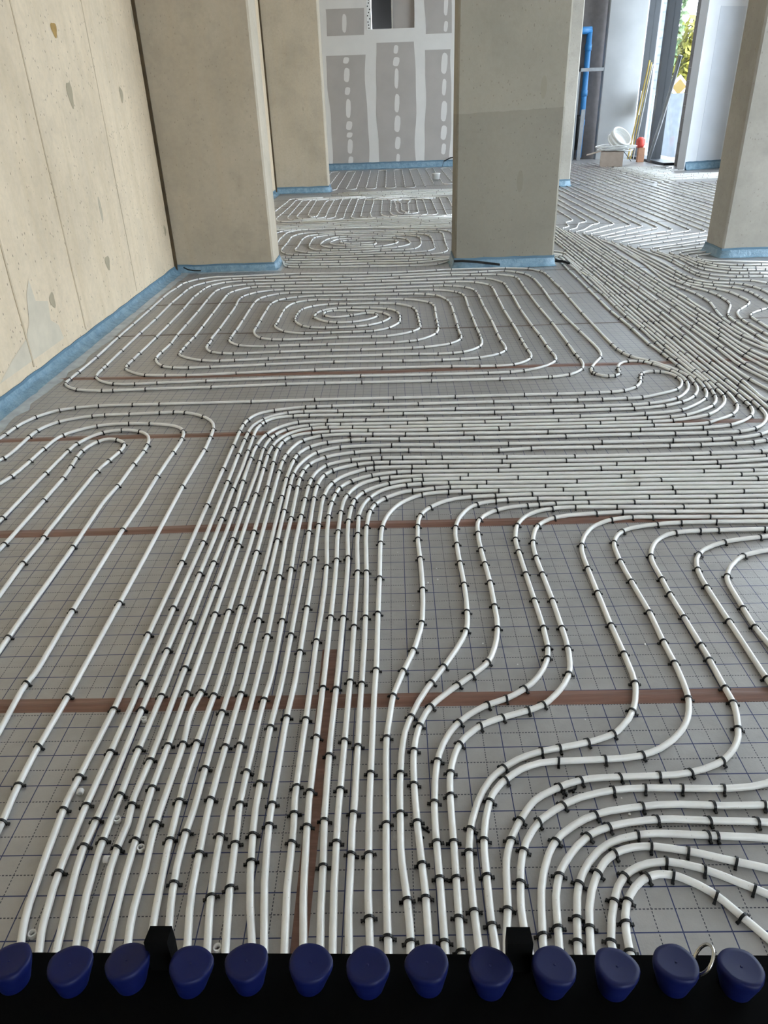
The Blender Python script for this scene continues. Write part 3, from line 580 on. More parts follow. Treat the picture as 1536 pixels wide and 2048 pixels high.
('P9','-499,896 -11,60 -5,38 -5,51 -1,52 0,38 4,65 0,136 2,129 6,182 -3,202 8,390 -1,175 -8,594 6,138 10,95 5,24 13,35 19,33 15,19 17,17 30,20 23,11 35,13 74,16 48,6 48,2 58,-1 195,-9 691,-15 395,2 442,-7 89,3 48,9 35,11 32,16 38,27 35,35 30,40 24,45 13,38 8,40 5,39 4,115 -4,196 1,202 -5,418 4,533 -1,1159 0,1168 0,1173 0,1184 10,445 -5,113 -20,82 -34,57 -53,41 -80,26 -93,6 -424,-6 -724,60 -332,11 -137,29 -276,102 -144,40 -220,30 -273,16 -230,0 -149,-10 -115,-22 -103,-39 -66,-45 -40,-55 -37,-88 -39,-144','11 13 19 20 29 42 59 18 20 6 11 10 12 8 17 38 46 33 22 16 16 10 33 10 18 18 43 48 41 42 51 48 49 39 45 42 42 42 42 56 71 115 117 36 20 11'),
('P10','-453,869 -13,73 -6,49 -8,154 -2,60 1,108 10,349 -17,1349 6,76 7,37 10,36 13,37 16,36 19,33 16,19 18,16 31,20 33,15 23,7 55,10 88,5 158,-1 170,-11 104,-4 732,-14 494,-3 84,3 63,6 74,12 59,15 43,19 62,39 50,37 45,45 23,31 13,22 18,48 2,32 -6,18 -20,41 -4,19 -2,36 6,178 1,120 -10,554 4,757 -1,1099 0,1108 0,1485 3,1511 -22,86 -23,40 -23,24 -37,26 -40,17 -101,19 -1079,21 -464,35 -556,9 -434,37 -168,-5 -301,-28 -68,-26 -69,-55 -42,-61 -23,-70 -18,-152 -18,-382 10,-282','21 15 17 20 35 51 24 23 12 26 13 26 21 37 46 35 19 10 16 84 41 53 48 51 40 39 38 39 51 50 41 42 42 42 35 75 71 35 105 37 10 19 21 26'),
('P11','-409,854 -14,85 -6,50 -5,65 -6,133 0,212 6,320 0,170 -5,293 -9,269 1,195 -5,310 4,87 9,63 7,23 9,22 12,21 15,19 27,26 20,14 31,17 35,13 47,13 50,9 50,7 50,3 61,0 100,-4 291,-23 108,-5 59,2 116,11 58,2 501,-12 177,0 249,7 62,4 48,6 47,11 55,23 65,40 73,55 48,45 32,39 26,43 17,47 7,37 3,39 0,39 -4,37 -5,22 -8,20 -46,64 -8,25 -3,39 13,227 2,106 -6,849 5,599 -4,615 1,1076 0,1076 0,1099 3,1105 -6,71 -26,76 -28,37 -26,22 -83,35 -111,15 -926,11 -1007,-7 -1002,-7 -650,30 -140,22 -80,32 -49,53 -43,102','12 15 28 46 34 43 28 9 8 7 11 15 13 14 44 16 30 37 15 17 9 7 69 34 96 55 103 49 39 41 46 42 42 42 42 43 19 56 53 76 46 47 75 80'),
('P12','-372,853 -18,142 -10,133 -7,80 0,24 4,295 2,45 7,81 1,77 -4,325 -11,406 2,343 4,133 3,40 6,38 8,36 13,34 17,32 15,19 19,15 22,13 35,16 37,12 61,11 77,5 114,-3 310,-17 401,-15 147,-4 287,-2 338,1 250,4 48,4 46,12 51,27 62,46 69,59 52,51 39,47 24,41 19,53 9,45 7,61 2,65 -2,74 -11,86 -41,197 -19,117 -10,132 -4,188 1,248 9,535 3,581 -1,1148 0,1150 0,1154 0,1178 6,307 -6,82 -29,86 -28,36 -26,22 -82,35 -108,14 -1083,13 -1037,-9 -1055,-5 -180,5 -285,22 -136,21 -87,34 -51,54 -44,102','14 11 11 10 26 37 31 40 15 12 7 16 13 10 5 10 19 31 32 64 24 127 115 46 38 47 50 50 38 46 42 42 42 42 42 31 59 76 42 71 65 64 62'),
('P13','-320,868 -17,79 -13,80 -12,110 -4,63 -2,223 1,61 7,122 2,72 2,511 -1,107 -9,404 -2,148 4,73 4,38 8,38 7,24 11,24 24,31 20,17 22,14 24,12 38,16 53,14 27,4 38,3 162,-4 494,-21 281,-7 507,-5 325,-1 74,4 59,7 60,14 33,13 32,15 74,46 82,63 71,65 49,56 31,51 19,54 8,44 5,61 0,78 -4,77 -20,136 -78,420 -12,103 -5,100 9,311 3,1050 -2,1178 0,1173 0,1187 0,1204 5,289 -5,82 -30,87 -27,36 -35,28 -88,33 -125,14 -886,8 -1713,-10 -902,0 -153,7 -141,27 -87,38 -55,59 -47,104','19 7 15 19 40 42 23 29 12 11 6 13 8 8 17 36 30 37 22 20 14 164 38 48 47 37 46 44 39 44 37 42 42 42 42 43 42 27 87 49 45 56 59 61 52 36'),
('P14','-293,852 -15,102 -7,51 -8,96 -4,69 0,304 1,50 6,107 1,60 -1,565 -6,239 -3,255 2,49 5,49 5,37 9,34 13,34 12,23 14,21 17,19 29,25 74,48 29,9 34,3 111,0 531,-19 842,-16 106,2 111,8 95,11 147,21 85,20 69,27 88,49 74,51 54,48 45,53 19,29 16,30 19,57 10,46 4,50 -1,58 -6,78 -26,179 -83,466 -12,99 -5,111 3,248 -1,558 3,429 -7,447 4,576 0,931 0,932 0,949 0,949 10,425 -8,133 -13,51 -19,41 -53,56 -82,35 -107,14 -1119,13 -1032,-8 -1025,-6 -571,29 -133,21 -84,33 -50,53 -43,102','30 6 29 28 23 31 25 25 13 21 4 18 17 29 49 46 201 34 57 49 31 52 49 45 41 51 42 42 42 42 42 52 62 68 42 45 47 48 62 75'),
('P15','-252,852 -11,135 -3,155 -5,55 -2,37 0,112 2,295 -1,173 4,168 0,145 -5,170 -11,144 -5,87 -3,138 2,51 4,51 6,50 9,48 7,23 9,22 13,20 16,19 18,17 30,22 23,13 35,16 36,12 37,9 36,6 34,4 96,0 369,-13 462,-1 422,-15 163,-1 108,3 132,10 99,11 74,12 48,12 34,11 66,30 74,47 40,31 36,33 56,64 48,72 23,45 14,35 20,72 8,68 -4,79 -120,785 -18,153 -7,123 5,339 -1,425 7,472 -5,547 1,1693 -17,1016 -16,916 7,81 17,57 26,38 55,57 25,49 12,73 17,225 14,72 26,49 65,66 26,39 20,57 8,58 1,1679 7,1685 -6,733','25 8 8 23 34 43 38 12 8 6 8 11 12 7 40 47 54 230 41 40 50 45 49 50 44 42 181 13 11 32 24 11 12 10 49 39 47 41 40 39 49 47 38 15'),
('P16','-215,866 -10,100 -4,64 -5,105 -3,88 3,458 -1,505 -2,117 -7,151 1,198 6,105 6,38 6,25 12,37 11,23 19,33 16,18 18,17 21,14 22,11 35,12 36,7 35,4 117,6 1215,-26 291,-3 236,-12 76,1 71,10 34,9 45,17 33,16 43,25 40,28 39,31 69,67 61,74 45,72 36,79 15,46 11,45 13,89 3,95 -6,127 -13,136 -29,163 -83,340 -29,133 -17,114 -9,124 13,1333 -5,577 1,1512 -26,1728 7,82 17,57 25,38 66,63 25,38 26,67 99,332 35,58 66,64 28,37 23,56 11,70 7,1040 -10,1049 10,607 -11,516 6,1352','28 10 18 19 34 35 21 16 15 22 5 15 21 36 39 31 22 236 45 44 59 45 43 38 41 48 157 13 11 36 27 12 12 9 50 43 45 42 44 42 42 39 47 42 14'),
('P17','-179,851 -6,92 -3,99 -7,128 -2,112 -1,131 4,269 2,482 -2,134 -11,191 -2,115 6,102 9,64 12,37 12,23 14,21 16,18 19,16 30,21 33,18 24,11 25,9 38,10 37,7 37,2 191,0 1103,-27 283,-2 181,-6 106,3 51,5 36,7 35,9 46,17 45,22 44,25 42,28 49,39 45,41 33,34 30,37 28,38 41,73 37,92 25,98 18,116 9,138 -2,131 -12,123 -15,80 -25,94 -110,340 -36,128 -22,112 -11,137 -1,97 7,222 6,445 -7,498 4,414 0,963 0,956 -19,1303 9,83 20,55 28,36 69,63 28,37 182,365 34,47 77,72 27,37 23,56 10,59 -1,1792 10,831 -7,1161 1,1148','19 12 20 25 34 37 28 12 6 8 14 11 5 17 26 46 53 260 50 44 80 37 46 40 44 44 112 13 10 37 27 12 12 10 50 40 39 46 39 41 39 47 50 41 39 15'),
('P18','-154,851 -6,135 -3,189 8,502 1,446 -2,125 -8,175 -2,203 3,40 6,38 9,37 8,23 10,23 19,33 15,20 17,19 20,16 22,13 49,18 65,13 77,5 123,-1 503,-18 421,-3 372,-8 234,-2 159,-6 78,2 73,11 47,13 45,18 45,23 43,27 42,30 50,39 36,33 42,44 59,73 25,40 23,42 35,91 25,95 19,124 9,137 -2,158 -13,142 -19,102 -31,134 -123,440 -38,150 -23,126 -10,124 14,766 -5,533 0,987 0,974 8,1359 9,83 26,65 22,26 108,95 240,305 130,122 35,62 17,82 7,498 -8,1117 8,564 -9,420 7,1456 -2,1457','25 15 16 23 26 32 27 14 17 21 7 12 17 40 37 42 291 41 47 41 52 39 42 39 46 117 14 10 36 27 12 12 9 42 47 38 42 41 39 49 50 49 48 44 41 14'),
('P19','-121,850 -5,92 0,125 -1,75 3,77 2,321 4,272 0,175 -3,199 -10,264 0,95 7,100 6,36 9,34 9,22 14,22 17,21 19,18 43,32 21,12 19,8 45,6 88,20 54,5 126,-2 327,-12 368,-3 286,-7 641,-25 101,3 48,5 36,7 45,13 45,18 45,21 54,31 42,28 50,38 46,39 42,42 40,44 29,38 26,40 24,42 39,91 18,56 14,53 20,121 11,146 -2,157 -6,90 -8,66 -21,113 -36,147 -144,500 -40,149 -26,132 -12,124 0,99 15,427 -8,379 12,195 -8,418 0,1653 21,1238 15,94 14,32 20,28 137,108 308,286 145,119 30,36 16,31 21,82 9,589 -4,1093 4,1102 -10,533 10,509 -11,593 6,988','22 11 21 24 32 27 33 13 6 7 14 10 7 12 30 41 40 325 35 26 51 41 41 48 41 45 113 13 11 40 31 11 12 10 49 43 47 47 46 42 49 50 46 49 50 14'),
('P20','-78,850 -7,120 -3,226 5,371 5,156 1,235 3,234 0,188 3,113 4,50 6,39 9,37 8,25 15,35 17,33 20,28 23,25 28,24 22,15 22,12 24,8 50,10 92,6 456,-11 367,-2 135,-2 427,-17 224,-14 103,-5 63,1 61,3 57,8 44,9 45,14 57,24 45,24 53,33 50,37 56,47 50,49 40,44 37,46 26,39 45,85 24,57 18,55 33,120 24,133 13,142 -2,130 -15,107 -25,92 -45,121 -54,125 -117,251 -43,104 -27,84 -10,75 6,185 4,421 6,111 28,186 61,281 8,108 -1,167 -5,85 -16,109 -49,270 -10,148 15,311 73,1060 4,175 -19,218 -73,517 -6,154 15,95 14,32 20,28 131,106 411,400 146,125 38,59 21,82 9,1320 -12,645 10,1345 -7,1007 4,1013','7 15 23 39 28 21 24 12 34 12 6 16 28 47 353 40 18 25 25 14 16 18 17 257 13 11 34 26 24 12 12 10 39 46 47 40 49 49 48 48 49 46 49 15'),
('P21','-41,849 -3,68 -2,95 -2,343 1,51 3,39 12,104 6,38 25,84 31,86 15,50 17,72 9,62 5,85 3,124 -1,122 -5,144 0,50 3,76 5,51 9,37 10,24 23,34 27,28 32,25 22,13 35,15 36,9 36,6 50,5 170,7 97,1 210,-7 610,-14 289,-1 243,-16 92,-4 64,1 49,4 46,8 46,12 57,21 55,28 53,32 50,35 47,38 52,48 49,52 36,46 27,39 30,52 28,56 25,58 55,159 41,153 28,152 11,128 0,64 -3,62 -6,47 -12,57 -32,107 -50,124 -58,125 -129,260 -45,101 -28,79 -11,73 4,166 -1,288 4,101 7,70 12,55 21,56 108,217 22,58 12,49 8,64 6,169 -5,91 -14,75 -19,60 -55,139 -26,97 -36,187 -14,146 -14,684 -7,1488 7,59 12,45 16,31 22,26 145,104 618,473 32,34 18,30 26,93 5,1530 3,1525 -9,555 4,1157 1,1174','3 27 27 16 11 10 14 19 20 14 10 9 8 21 10 16 23 38 29 345 34 17 6 34 12 12 9 14 22 12 13 225 14 11 36 27 27 12 12 10 44 38 45 49 40 47 38 48 44 47 42 50 39 14'),
('P22','3,849 1,31 -1,24 -4,55 -10,89 -2,40 0,40 0,114 2,56 4,65 6,50 5,26 11,38 14,38 15,38 30,59 52,86 42,76 28,59 8,22 7,24 5,24 4,37 5,101 1,103 -4,187 0,137 4,49 10,47 11,35 10,22 24,43 15,20 17,18 31,21 24,9 25,7 62,11 73,4 88,0 159,-5 269,-4 301,-9 245,-3 315,-18 149,-4 91,2 83,9 66,13 58,19 59,25 54,30 51,33 48,38 54,48 50,51 45,54 35,48 33,51 36,67 27,58 32,77 61,176 47,173 28,154 13,138 0,61 -3,60 -19,106 -26,85 -38,97 -54,120 -153,307 -86,201 -14,41 -8,41 -5,373 10,102 20,89 26,71 31,53 131,154 45,63 23,57 8,73 -12,214 -17,84 -25,57 -31,54 -155,227 -19,45 -13,61 -4,432 -37,1763 6,59 13,46 16,30 22,26 825,532 35,31 28,38 19,44 12,59 8,959 -10,656 10,866 0,708 -8,510 9,764 -11,514 6,1431','2 9 22 12 20 15 8 19 10 16 14 13 13 22 9 5 13 15 32 28 374 24 11 32 16 14 20 16 15 13 19 12 13 192 14 10 39 28 29 12 12 10 48 44 47 49 41 43 40 41 43 45 47 41 44 44 15'),
('P23','41,863 -2,105 -12,180 -4,105 0,62 1,37 4,37 4,26 9,37 8,24 15,34 13,21 15,19 26,27 36,35 65,58 29,29 15,22 12,22 17,48 10,38 7,38 4,25 3,36 3,211 -8,203 -1,75 4,103 6,39 9,23 20,32 27,26 21,15 22,13 24,9 38,11 61,9 162,13 289,-5 575,-19 209,0 516,5','10 8 11 11 11 9 8 12 6 8 17 12 14 12 10 12 11 11 14 5 7 14 19 31'),
('P24','73,848 -1,135 -3,152 1,60 6,76 7,53 9,37 13,35 17,33 14,22 17,20 29,27 22,16 22,15 23,11 48,20 22,13 31,22 28,25 24,29 21,33 17,36 8,27 5,27 3,25 3,88 -7,357 -2,144 3,49 9,51 6,26 9,24 12,24 14,22 16,20 19,18 31,20 23,11 25,8 49,11 52,3 75,-1 334,-16 188,-5 153,-1 199,2 598,-3','2 14 9 11 13 15 11 6 7 16 5 10 15 16 15 9 11 22 10 17 27 33'),
('P25','105,848 4,234 1,131 2,41 2,28 7,39 11,37 10,23 12,21 16,20 27,25 20,14 22,11 23,10 103,35 25,13 22,15 27,28 17,20 15,21 19,34 13,37 5,26 6,40 4,66 -1,216 -8,243 1,62 2,38 11,64 16,51 17,34 16,19 19,17 21,15 23,11 23,8 36,9 39,5 76,7 99,6 108,-2 498,-23 707,-14','0 7 9 9 13 7 10 9 7 8 5 16 12 10 15 16 11 11 13 10 18 11 21 27'),
('P26','141,862 -2,84 1,81 3,54 6,40 9,36 17,48 18,36 21,32 17,18 29,25 33,21 26,12 39,14 99,21 50,13 35,13 22,11 10,7 19,18 26,29 21,33 15,33 12,36 7,27 3,26 2,24 1,90 -3,156 3,259 3,124 4,50 5,24 10,35 14,34 11,22 27,40 16,18 19,16 33,22 22,11 23,9 48,10 47,3 528,-20 705,-14','7 14 6 21 12 5 8 8 11 12 13 14 18 15 16 26 9 8 23'),
('P27','175,862 -2,39 0,38 4,135 4,41 8,41 7,25 8,24 11,25 8,11 18,22 10,9 23,18 24,16 26,11 25,8 36,4 105,3 79,4 38,6 36,12 24,11 22,14 21,15 20,18 19,19 15,20 14,22 11,23 13,36 8,36 5,50 3,62 -1,123 4,142 -11,245 0,75 3,63 2,25 5,23 13,35 19,32 26,26 19,12 22,10 61,17 73,12 85,6 115,0 289,-10 627,-12','4 11 9 11 8 16 12 10 29 15 10 15 18 13 13 10 16 10 14'),
('P28','196,846 5,40 10,50 9,90 4,25 7,24 14,35 19,34 32,45 18,20 21,15 35,18 36,16 38,11 25,4 27,2 131,3 51,2 38,6 38,10 38,15 24,13 11,9 11,9 19,19 17,22 13,22 14,36 12,37 9,38 2,26 0,68 3,118 -7,318 3,100 0,75 3,37 8,37 9,25 12,24 13,23 15,20 26,26 30,21 34,14 38,7 40,3 151,3 832,-10','9 17 6 15 6 10 10 8 10 14 10 6 12 7 14 13 9 15 23 10 7 18'),
('P29','241,846 -3,53 1,39 3,26 6,40 5,28 7,26 5,13 10,24 14,22 7,10 17,20 10,10 34,24 35,20 34,15 48,13 38,7 39,4 52,1 152,-5 39,0 56,4 41,9 37,14 24,12 11,7 11,9 19,18 18,21 15,22 11,23 13,34 8,37 5,38 0,40 -5,113 0,95 1,313 2,87 4,37 10,50 13,37 20,33 26,27 21,15 35,21 36,16 23,9 49,11 170,26 62,2 109,1 466,-10','15 8 9 8 14 8 9 10 56 27 19 11 11 15 15'),
('P30','271,860 11,80 7,39 7,23 8,24 16,36 14,23 9,11 17,18 31,22 33,19 36,14 26,7 52,8 66,7 53,1 105,-6 140,0 27,1 25,4 25,6 25,7 36,17 11,6 20,15 18,18 16,21 14,22 13,23 11,24 8,24 11,49 6,64 1,37 -4,37 -28,181 -9,86 0,60 12,199 4,25 7,24 17,35 15,22 17,22 28,29 18,16 19,13 22,11 46,15 85,20 88,13 69,5 90,4 402,9','2 23 13 12 17 12 87 10 19 17'),
('P31','301,845 12,92 4,26 8,26 10,25 6,11 15,21 17,20 18,19 29,23 9,6 21,10 33,11 35,7 49,7 37,2 25,0 87,-6 91,-4 140,-11 53,0 78,4','5 12 13 6 12 12 11'),
('P32','338,845 11,59 13,57 9,26 12,23 7,11 16,21 20,20 10,9 23,15 12,6 25,9 37,8 25,3 24,1 40,-2 176,-12 51,-6 207,-37','2 5 8 21 16 2'),
('P33','363,845 10,53 9,39 14,38 13,24 7,12 18,23 9,10 11,9 12,8 12,6 12,5 25,6 25,2 25,-1 25,-4 27,-5 38,-9 63,-19 61,-17 48,-15 49,-19 36,-16 59,-29','5 13 7 9 8 10'),
('P34','408,864 14,48 15,37 12,24 7,12 16,19 9,8 10,7 22,11 24,7 13,2 25,2 12,-1 24,-5 36,-11 35,-16 69,-38 35,-21 33,-25 30,-26 35,-35','0 9 7 11 8 10'),
('P35','440,844 4,39 8,36 9,23 13,21 17,19 10,8 10,8 12,6 13,4 13,3 14,0 14,-2 13,-3 12,-6 24,-14 22,-17 19,-21 64,-91 15,-24 14,-25 17,-38','0 6 5 8 6 9 6'),
('LA','-976,1131 -4,56 -9,102 -2,100 7,215 5,769 -2,568 10,342 1,117 -7,168 -7,72 -15,59 -9,22 -18,33 -23,30 -17,19 -30,26 -32,22 -34,19 -34,14 -36,9 -35,3 -185,-10 -180,-5 -59,-6 -71,-18 -60,-23 -45,-25 -28,-24 -23,-29 -18,-31 -17,-45 -7,-33 -3,-46 0,-172 -3,-64 -9,-46 -37,-92 -11,-46 -5,-61 -3,-183 -21,-196','4 11 13 19 46 89 40 16 11 22 14 7 8 17 14 7 18 15 8 27'),
('LB','-1123,1381 -3,99 -9,148 1,29 7,45 1,36 -6,277 -2,518 8,273 -3,266 10,386 -3,61 -6,49 -15,46 -18,32 -16,17 -29,22 -34,16 -51,15 -64,14 -50,7 -62,2 -63,-1 -38,-3 -38,-7 -24,-7 -35,-15 -32,-20 -31,-23 -27,-27 -16,-20 -23,-42 -7,-22 -7,-36 -10,-109 -7,-170 -6,-86 -10,-61 -41,-134 -16,-73 -19,-160 -14,-195','28 36 55 49 27 17 11 26 12 17 19 18 15 17'),
('LC','-1296,1703 6,100 -2,145 2,443 -9,410 2,55 13,144 1,188 5,160 -4,76 -12,76 -17,47 -19,31 -17,19 -19,16 -22,13 -35,13 -26,5 -38,3 -24,-3 -23,-5 -32,-14 -19,-14 -17,-17 -15,-20 -20,-33 -25,-58 -9,-37 -5,-62 -9,-301 -5,-363 -3,-61 -18,-172 -6,-204','18 56 53 23 15 8 22 11 10 17 9 26 43'),
('LD','-1455,1955 16,96 4,37 1,35 -8,202 5,163 -6,64 -1,63 2,468 8,105 27,150 6,53 0,26 -4,24 -14,33 -25,26 -19,14 -22,10 -22,5 -10,0 -21,-7 -9,-7 -16,-18 -18,-33 -12,-38 -10,-52 0,-52 20,-170 7,-112 -2,-498 -9,-191 3,-70 10,-164','38 19 61 12 11 9 9 11 13 8 10 13 22 37'),
('Sc','3341,6694 -48,87 -22,27 -27,20 -44,17 -135,26 -45,20 -31,21 -28,27 -32,42 -24,47 -13,35 -14,87 -10,190 2,615 -16,125 -66,392 -8,91 0,73 8,60 15,46 18,29 34,31 1078,597 56,43 30,36 21,43 14,58 6,93 5,1254 -8,1431 8,884 -11,1310 11,1264 -5,678','0 16 18 9 10 10 8 14 17 33 76 13 11 38 30 29 29 12 12 9 47 45 42 43 49 42 41 51 42 48 43 40 46 43 46 14'),
('Sb','3467,6973 -75,17 -166,7 -37,8 -45,17 -67,37 -61,46 -41,46 -31,54 -18,60 -9,89 2,121 -7,173 13,426 -11,84 -40,194 -3,124 7,49 15,46 18,30 33,31 1129,627 56,43 30,36 21,43 14,58 6,83 6,585 -9,993 8,697 -8,741 8,512 -6,1055 -5,1076 12,895 -6,463','4 13 5 6 23 12 19 6 8 36 45 14 11 40 31 31 30 12 12 9 40 50 45 39 41 48 40 42 40 46 50 44 39 42 39 41 15'),
('Sa','3530,7114 -78,15 -143,14 -51,12 -48,18 -42,26 -46,43 -48,61 -39,65 -21,60 -12,75 -4,184 5,189 -4,76 -15,87 -56,210 -9,73 2,75 10,61 17,44 20,28 37,29 107,54 1079,489 61,37 43,40 30,50 17,58 8,94 5,917 -3,921 -6,943 5,1647 5,1674 -6,685','7 10 8 10 24 10 7 21 21 34 14 11 35 26 26 26 25 12 12 10 46 47 48 45 46 44 49 39 48 43 49 42 38 38 40 15'),
('Sd','3606,7283 -224,10 -50,8 -48,17 -43,25 -46,43 -57,69 -39,62 -23,55 -13,58 -9,269 -43,268 1,112 21,83 17,29 25,25 83,46 1108,466 96,46 59,40 38,44 25,54 13,71 7,522 0,1160 1,1164 -7,1689 6,507 -10,538 11,1171 -5,703','2 9 8 15 29 7 55 13 11 37 27 26 27 27 12 12 9 49 40 44 41 50 49 42 49 39 49 45 46 45 49 41 46 15'),
('Se','3645,7370 -186,23 -89,17 -49,15 -43,21 -30,21 -26,26 -29,40 -33,69 -23,71 -19,84 -14,109 -12,162 -2,124 8,74 20,56 20,28 26,23 95,46 1145,410 98,40 60,37 40,42 32,64 13,71 8,740 -7,1644 4,568 -7,1088 9,561 -8,476 8,474 -10,476 6,1543','11 12 12 11 14 15 30 13 11 37 28 28 28 28 11 12 10 48 49 46 45 50 39 44 45 40 48 46 50 44 49 45 47 15'),
('Sf','3709,7513 -191,7 -100,17 -46,18 -56,30 -52,36 -35,35 -34,52 -23,58 -26,98 -14,88 -3,76 7,75 12,48 22,41 25,24 30,19 89,37 1246,384 79,29 72,41 41,42 28,52 16,71 0,538 9,580 -11,1133 12,586 -10,1639 8,439 -7,555 4,1308 -1,1310','6 17 6 23 10 21 14 11 34 25 25 25 24 25 12 12 9 44 43 47 42 45 42 48 41 47 44 38 49 48 45 42 41 38 42 15'),
('Sg','3766,7638 -411,117 -86,33 -48,30 -17,19 -13,25 -6,32 0,36 9,63 13,48 16,31 23,26 50,32 90,34 1393,397 73,38 43,39 35,62 16,71 10,790 -10,485 10,586 -10,756 0,885 10,678 -3,1753 -3,1774','62 13 11 35 26 27 26 26 26 12 12 10 39 39 40 41 46 44 42 50 41 39 41 47 39 40 38 40 39 42 15'),
('Sh','3282,4666 -91,517 -19,144 -10,122 -4,139 2,178 28,618 -3,80 -14,84 -17,62 -15,36 -21,32 -18,18 -55,32 -131,49 -31,21 -35,34 -30,41 -25,44 -18,46 -10,50 -10,279 4,396 -45,900 -4,197 6,59 13,47 15,31 32,33 50,33 977,548 46,36 30,36 21,43 14,58 6,104 -5,1365 10,513 -11,1079 11,729 -9,824 10,1044 -6,845','180 12 11 8 4 14 21 12 10 17 136 12 11 37 27 27 28 12 12 9 49 45 46 43 40 42 38 50 47 50 45 45 47 39 15'),
('Si','3046,4277 -16,719 -2,479 5,423 20,410 0,111 -15,70 -35,63 -50,56 -128,106 -47,45 -42,65 -23,73 -6,64 -10,480 -43,1217 -3,249 18,94 15,31 32,33 966,624 35,31 28,38 19,44 10,47 6,82 4,500 -3,1239 4,1255 -9,1030 0,946 4,968','184 8 10 10 7 13 16 10 9 9 12 18 162 11 11 36 26 25 26 12 12 10 41 43 50 46 41 44 41 48 43 48 46 39 48 14'),
('Sm','3788,5826 -448,26 -239,2 -103,-7 -27,-8 -28,-15 -133,-101 -45,-42 -25,-39 -16,-45 -8,-48 -9,-307 43,-1455','86 8 16 9 14'),
('K0','2100,11438 -995,20 -1007,20 -1023,20 -1008,21','0 62 52 52 65 74 46 52'),
('K1','2040,11569 -1707,34 -1717,35','0 47 41 46 70 65 73'),
('K2','1980,11700 -1824,37 -901,18 -929,18','0 41 51 66 53 45 53 56'),
('N0','-473,14759 -340,-23 -258,-58 -125,-45 -91,-48 -52,-44 -32,-56 -9,-79 11,-228 23,-1378 29,-407 23,-73 66,-117 13,-34 -10,-21 -34,-3 0,16 68,81 13,32 7,46 -13,1731 10,242 22,119 31,61 46,51 58,40 74,32 121,34 177,33 299,31','0 40 55 26 26 25 26 22 23 22 23 24 21 5 11 22 22 22 22 22 26 26 26 33 56 30'),
('N1','-472,14837 -407,-19 -119,-18 -138,-33 -139,-47 -100,-50 -62,-50 -37,-66 -12,-93 -3,-1409 -10,-674 20,-137 39,-124 41,-69 33,-28 30,-14 46,-9 51,1 61,13 44,19 39,28 31,35 23,40 14,54 -18,766 0,1259 -6,187 3,60 14,54 29,48 51,48 60,36 77,29 287,62 287,29','0 50 55 30 31 30 29 30 26 26 25 33 22 16 28 29 28 26 25 26 26 26 25 56 30'),
('N2','-530,14811 -477,-15 -127,-17 -137,-31 -152,-49 -110,-54 -69,-58 -34,-67 -10,-108 9,-260 2,-1839 5,-86 40,-173 25,-56 34,-47 33,-27 49,-23 71,-15 80,-6 176,12 70,16 51,22 47,33 31,35 29,52 15,55 5,70 -11,238 -13,1536 4,582 -26,73 -50,62 -72,50 -97,40 -147,43 -148,29 -364,16','0 61 54 37 23 22 23 22 27 28 27 27 31 52 17 29 30 30 26 26 26 26 30 29 57 40'),
('N3','-562,14920 -546,-14 -136,-15 -149,-31 -163,-53 -120,-61 -65,-62 -26,-74 1,-942 -13,-762 -22,-633 16,-188 32,-173 25,-70 27,-46 37,-32 47,-18 69,-4 221,17 328,-17 101,13 39,17 37,27 32,36 25,42 17,45 11,60 -12,851 8,1435 9,250 -7,81 -29,71 -52,60 -74,47 -99,40 -148,42 -147,27 -352,15','0 71 54 22 23 22 23 29 28 28 24 23 24 47 32 50 19 23 22 23 22 24 23 23 23 30 29 29 58 40'),
('N4','-1938,13041 11,633 27,809 -5,243 14,91 25,46 32,30 111,51 152,35 288,29','0 32 31 28 28 28 35 21'),
('M0','815,14306 -281,-12 -185,-40 -83,-33 -61,-35 -52,-49 -27,-51 -7,-91 41,-273 14,-158 -1,-888 19,-102 61,-171 11,-52 -7,-28 -31,-13 -16,5 -2,13 56,90 17,82 9,1081 9,113 38,242 -9,99 -31,59 -55,56 -81,47 -107,42 -196,44 -318,9','0 36 40 24 25 24 25 24 24 33 4 11 24 26 25 25 25 37 48 41'),
('M1','767,14271 -281,-11 -97,-17 -100,-28 -92,-39 -59,-40 -46,-53 -22,-53 -7,-83 22,-649 -10,-380 20,-349 21,-164 28,-109 33,-51 54,-21 70,7 64,33 46,55 23,77 -2,769 17,882 -9,80 -25,63 -51,61 -76,51 -104,45 -113,33 -96,17 -330,11','0 35 41 26 26 26 42 64 13 14 28 28 29 24 24 24 24 48 40'),
('M2','701,14338 -293,-13 -197,-48 -90,-40 -57,-41 -38,-46 -25,-64 -8,-84 4,-233 -15,-1187 18,-297 24,-146 20,-56 21,-37 28,-29 36,-20 96,-19 133,9 102,33 39,26 32,35 22,41 11,44 9,1834 -6,81 -29,74 -51,61 -65,45 -102,46 -113,34 -108,21 -331,11','0 36 40 27 28 27 27 27 28 49 38 12 26 25 26 26 24 25 24 24 48 41'),
('M3','542,14581 -281,-12 -185,-40 -94,-38 -60,-37 -49,-51 -25,-52 -14,-104 6,-230 -5,-1614 16,-178 26,-130 33,-76 26,-31 25,-17 49,-15 59,-4 219,18 230,-7 88,16 49,30 32,34 24,53 9,58 -6,875 7,926 -13,105 -29,62 -53,59 -78,49 -106,43 -112,32 -96,16 -319,10','0 36 40 28 29 28 24 24 23 24 24 36 35 34 12 23 24 24 24 26 26 27 25 49 40'),
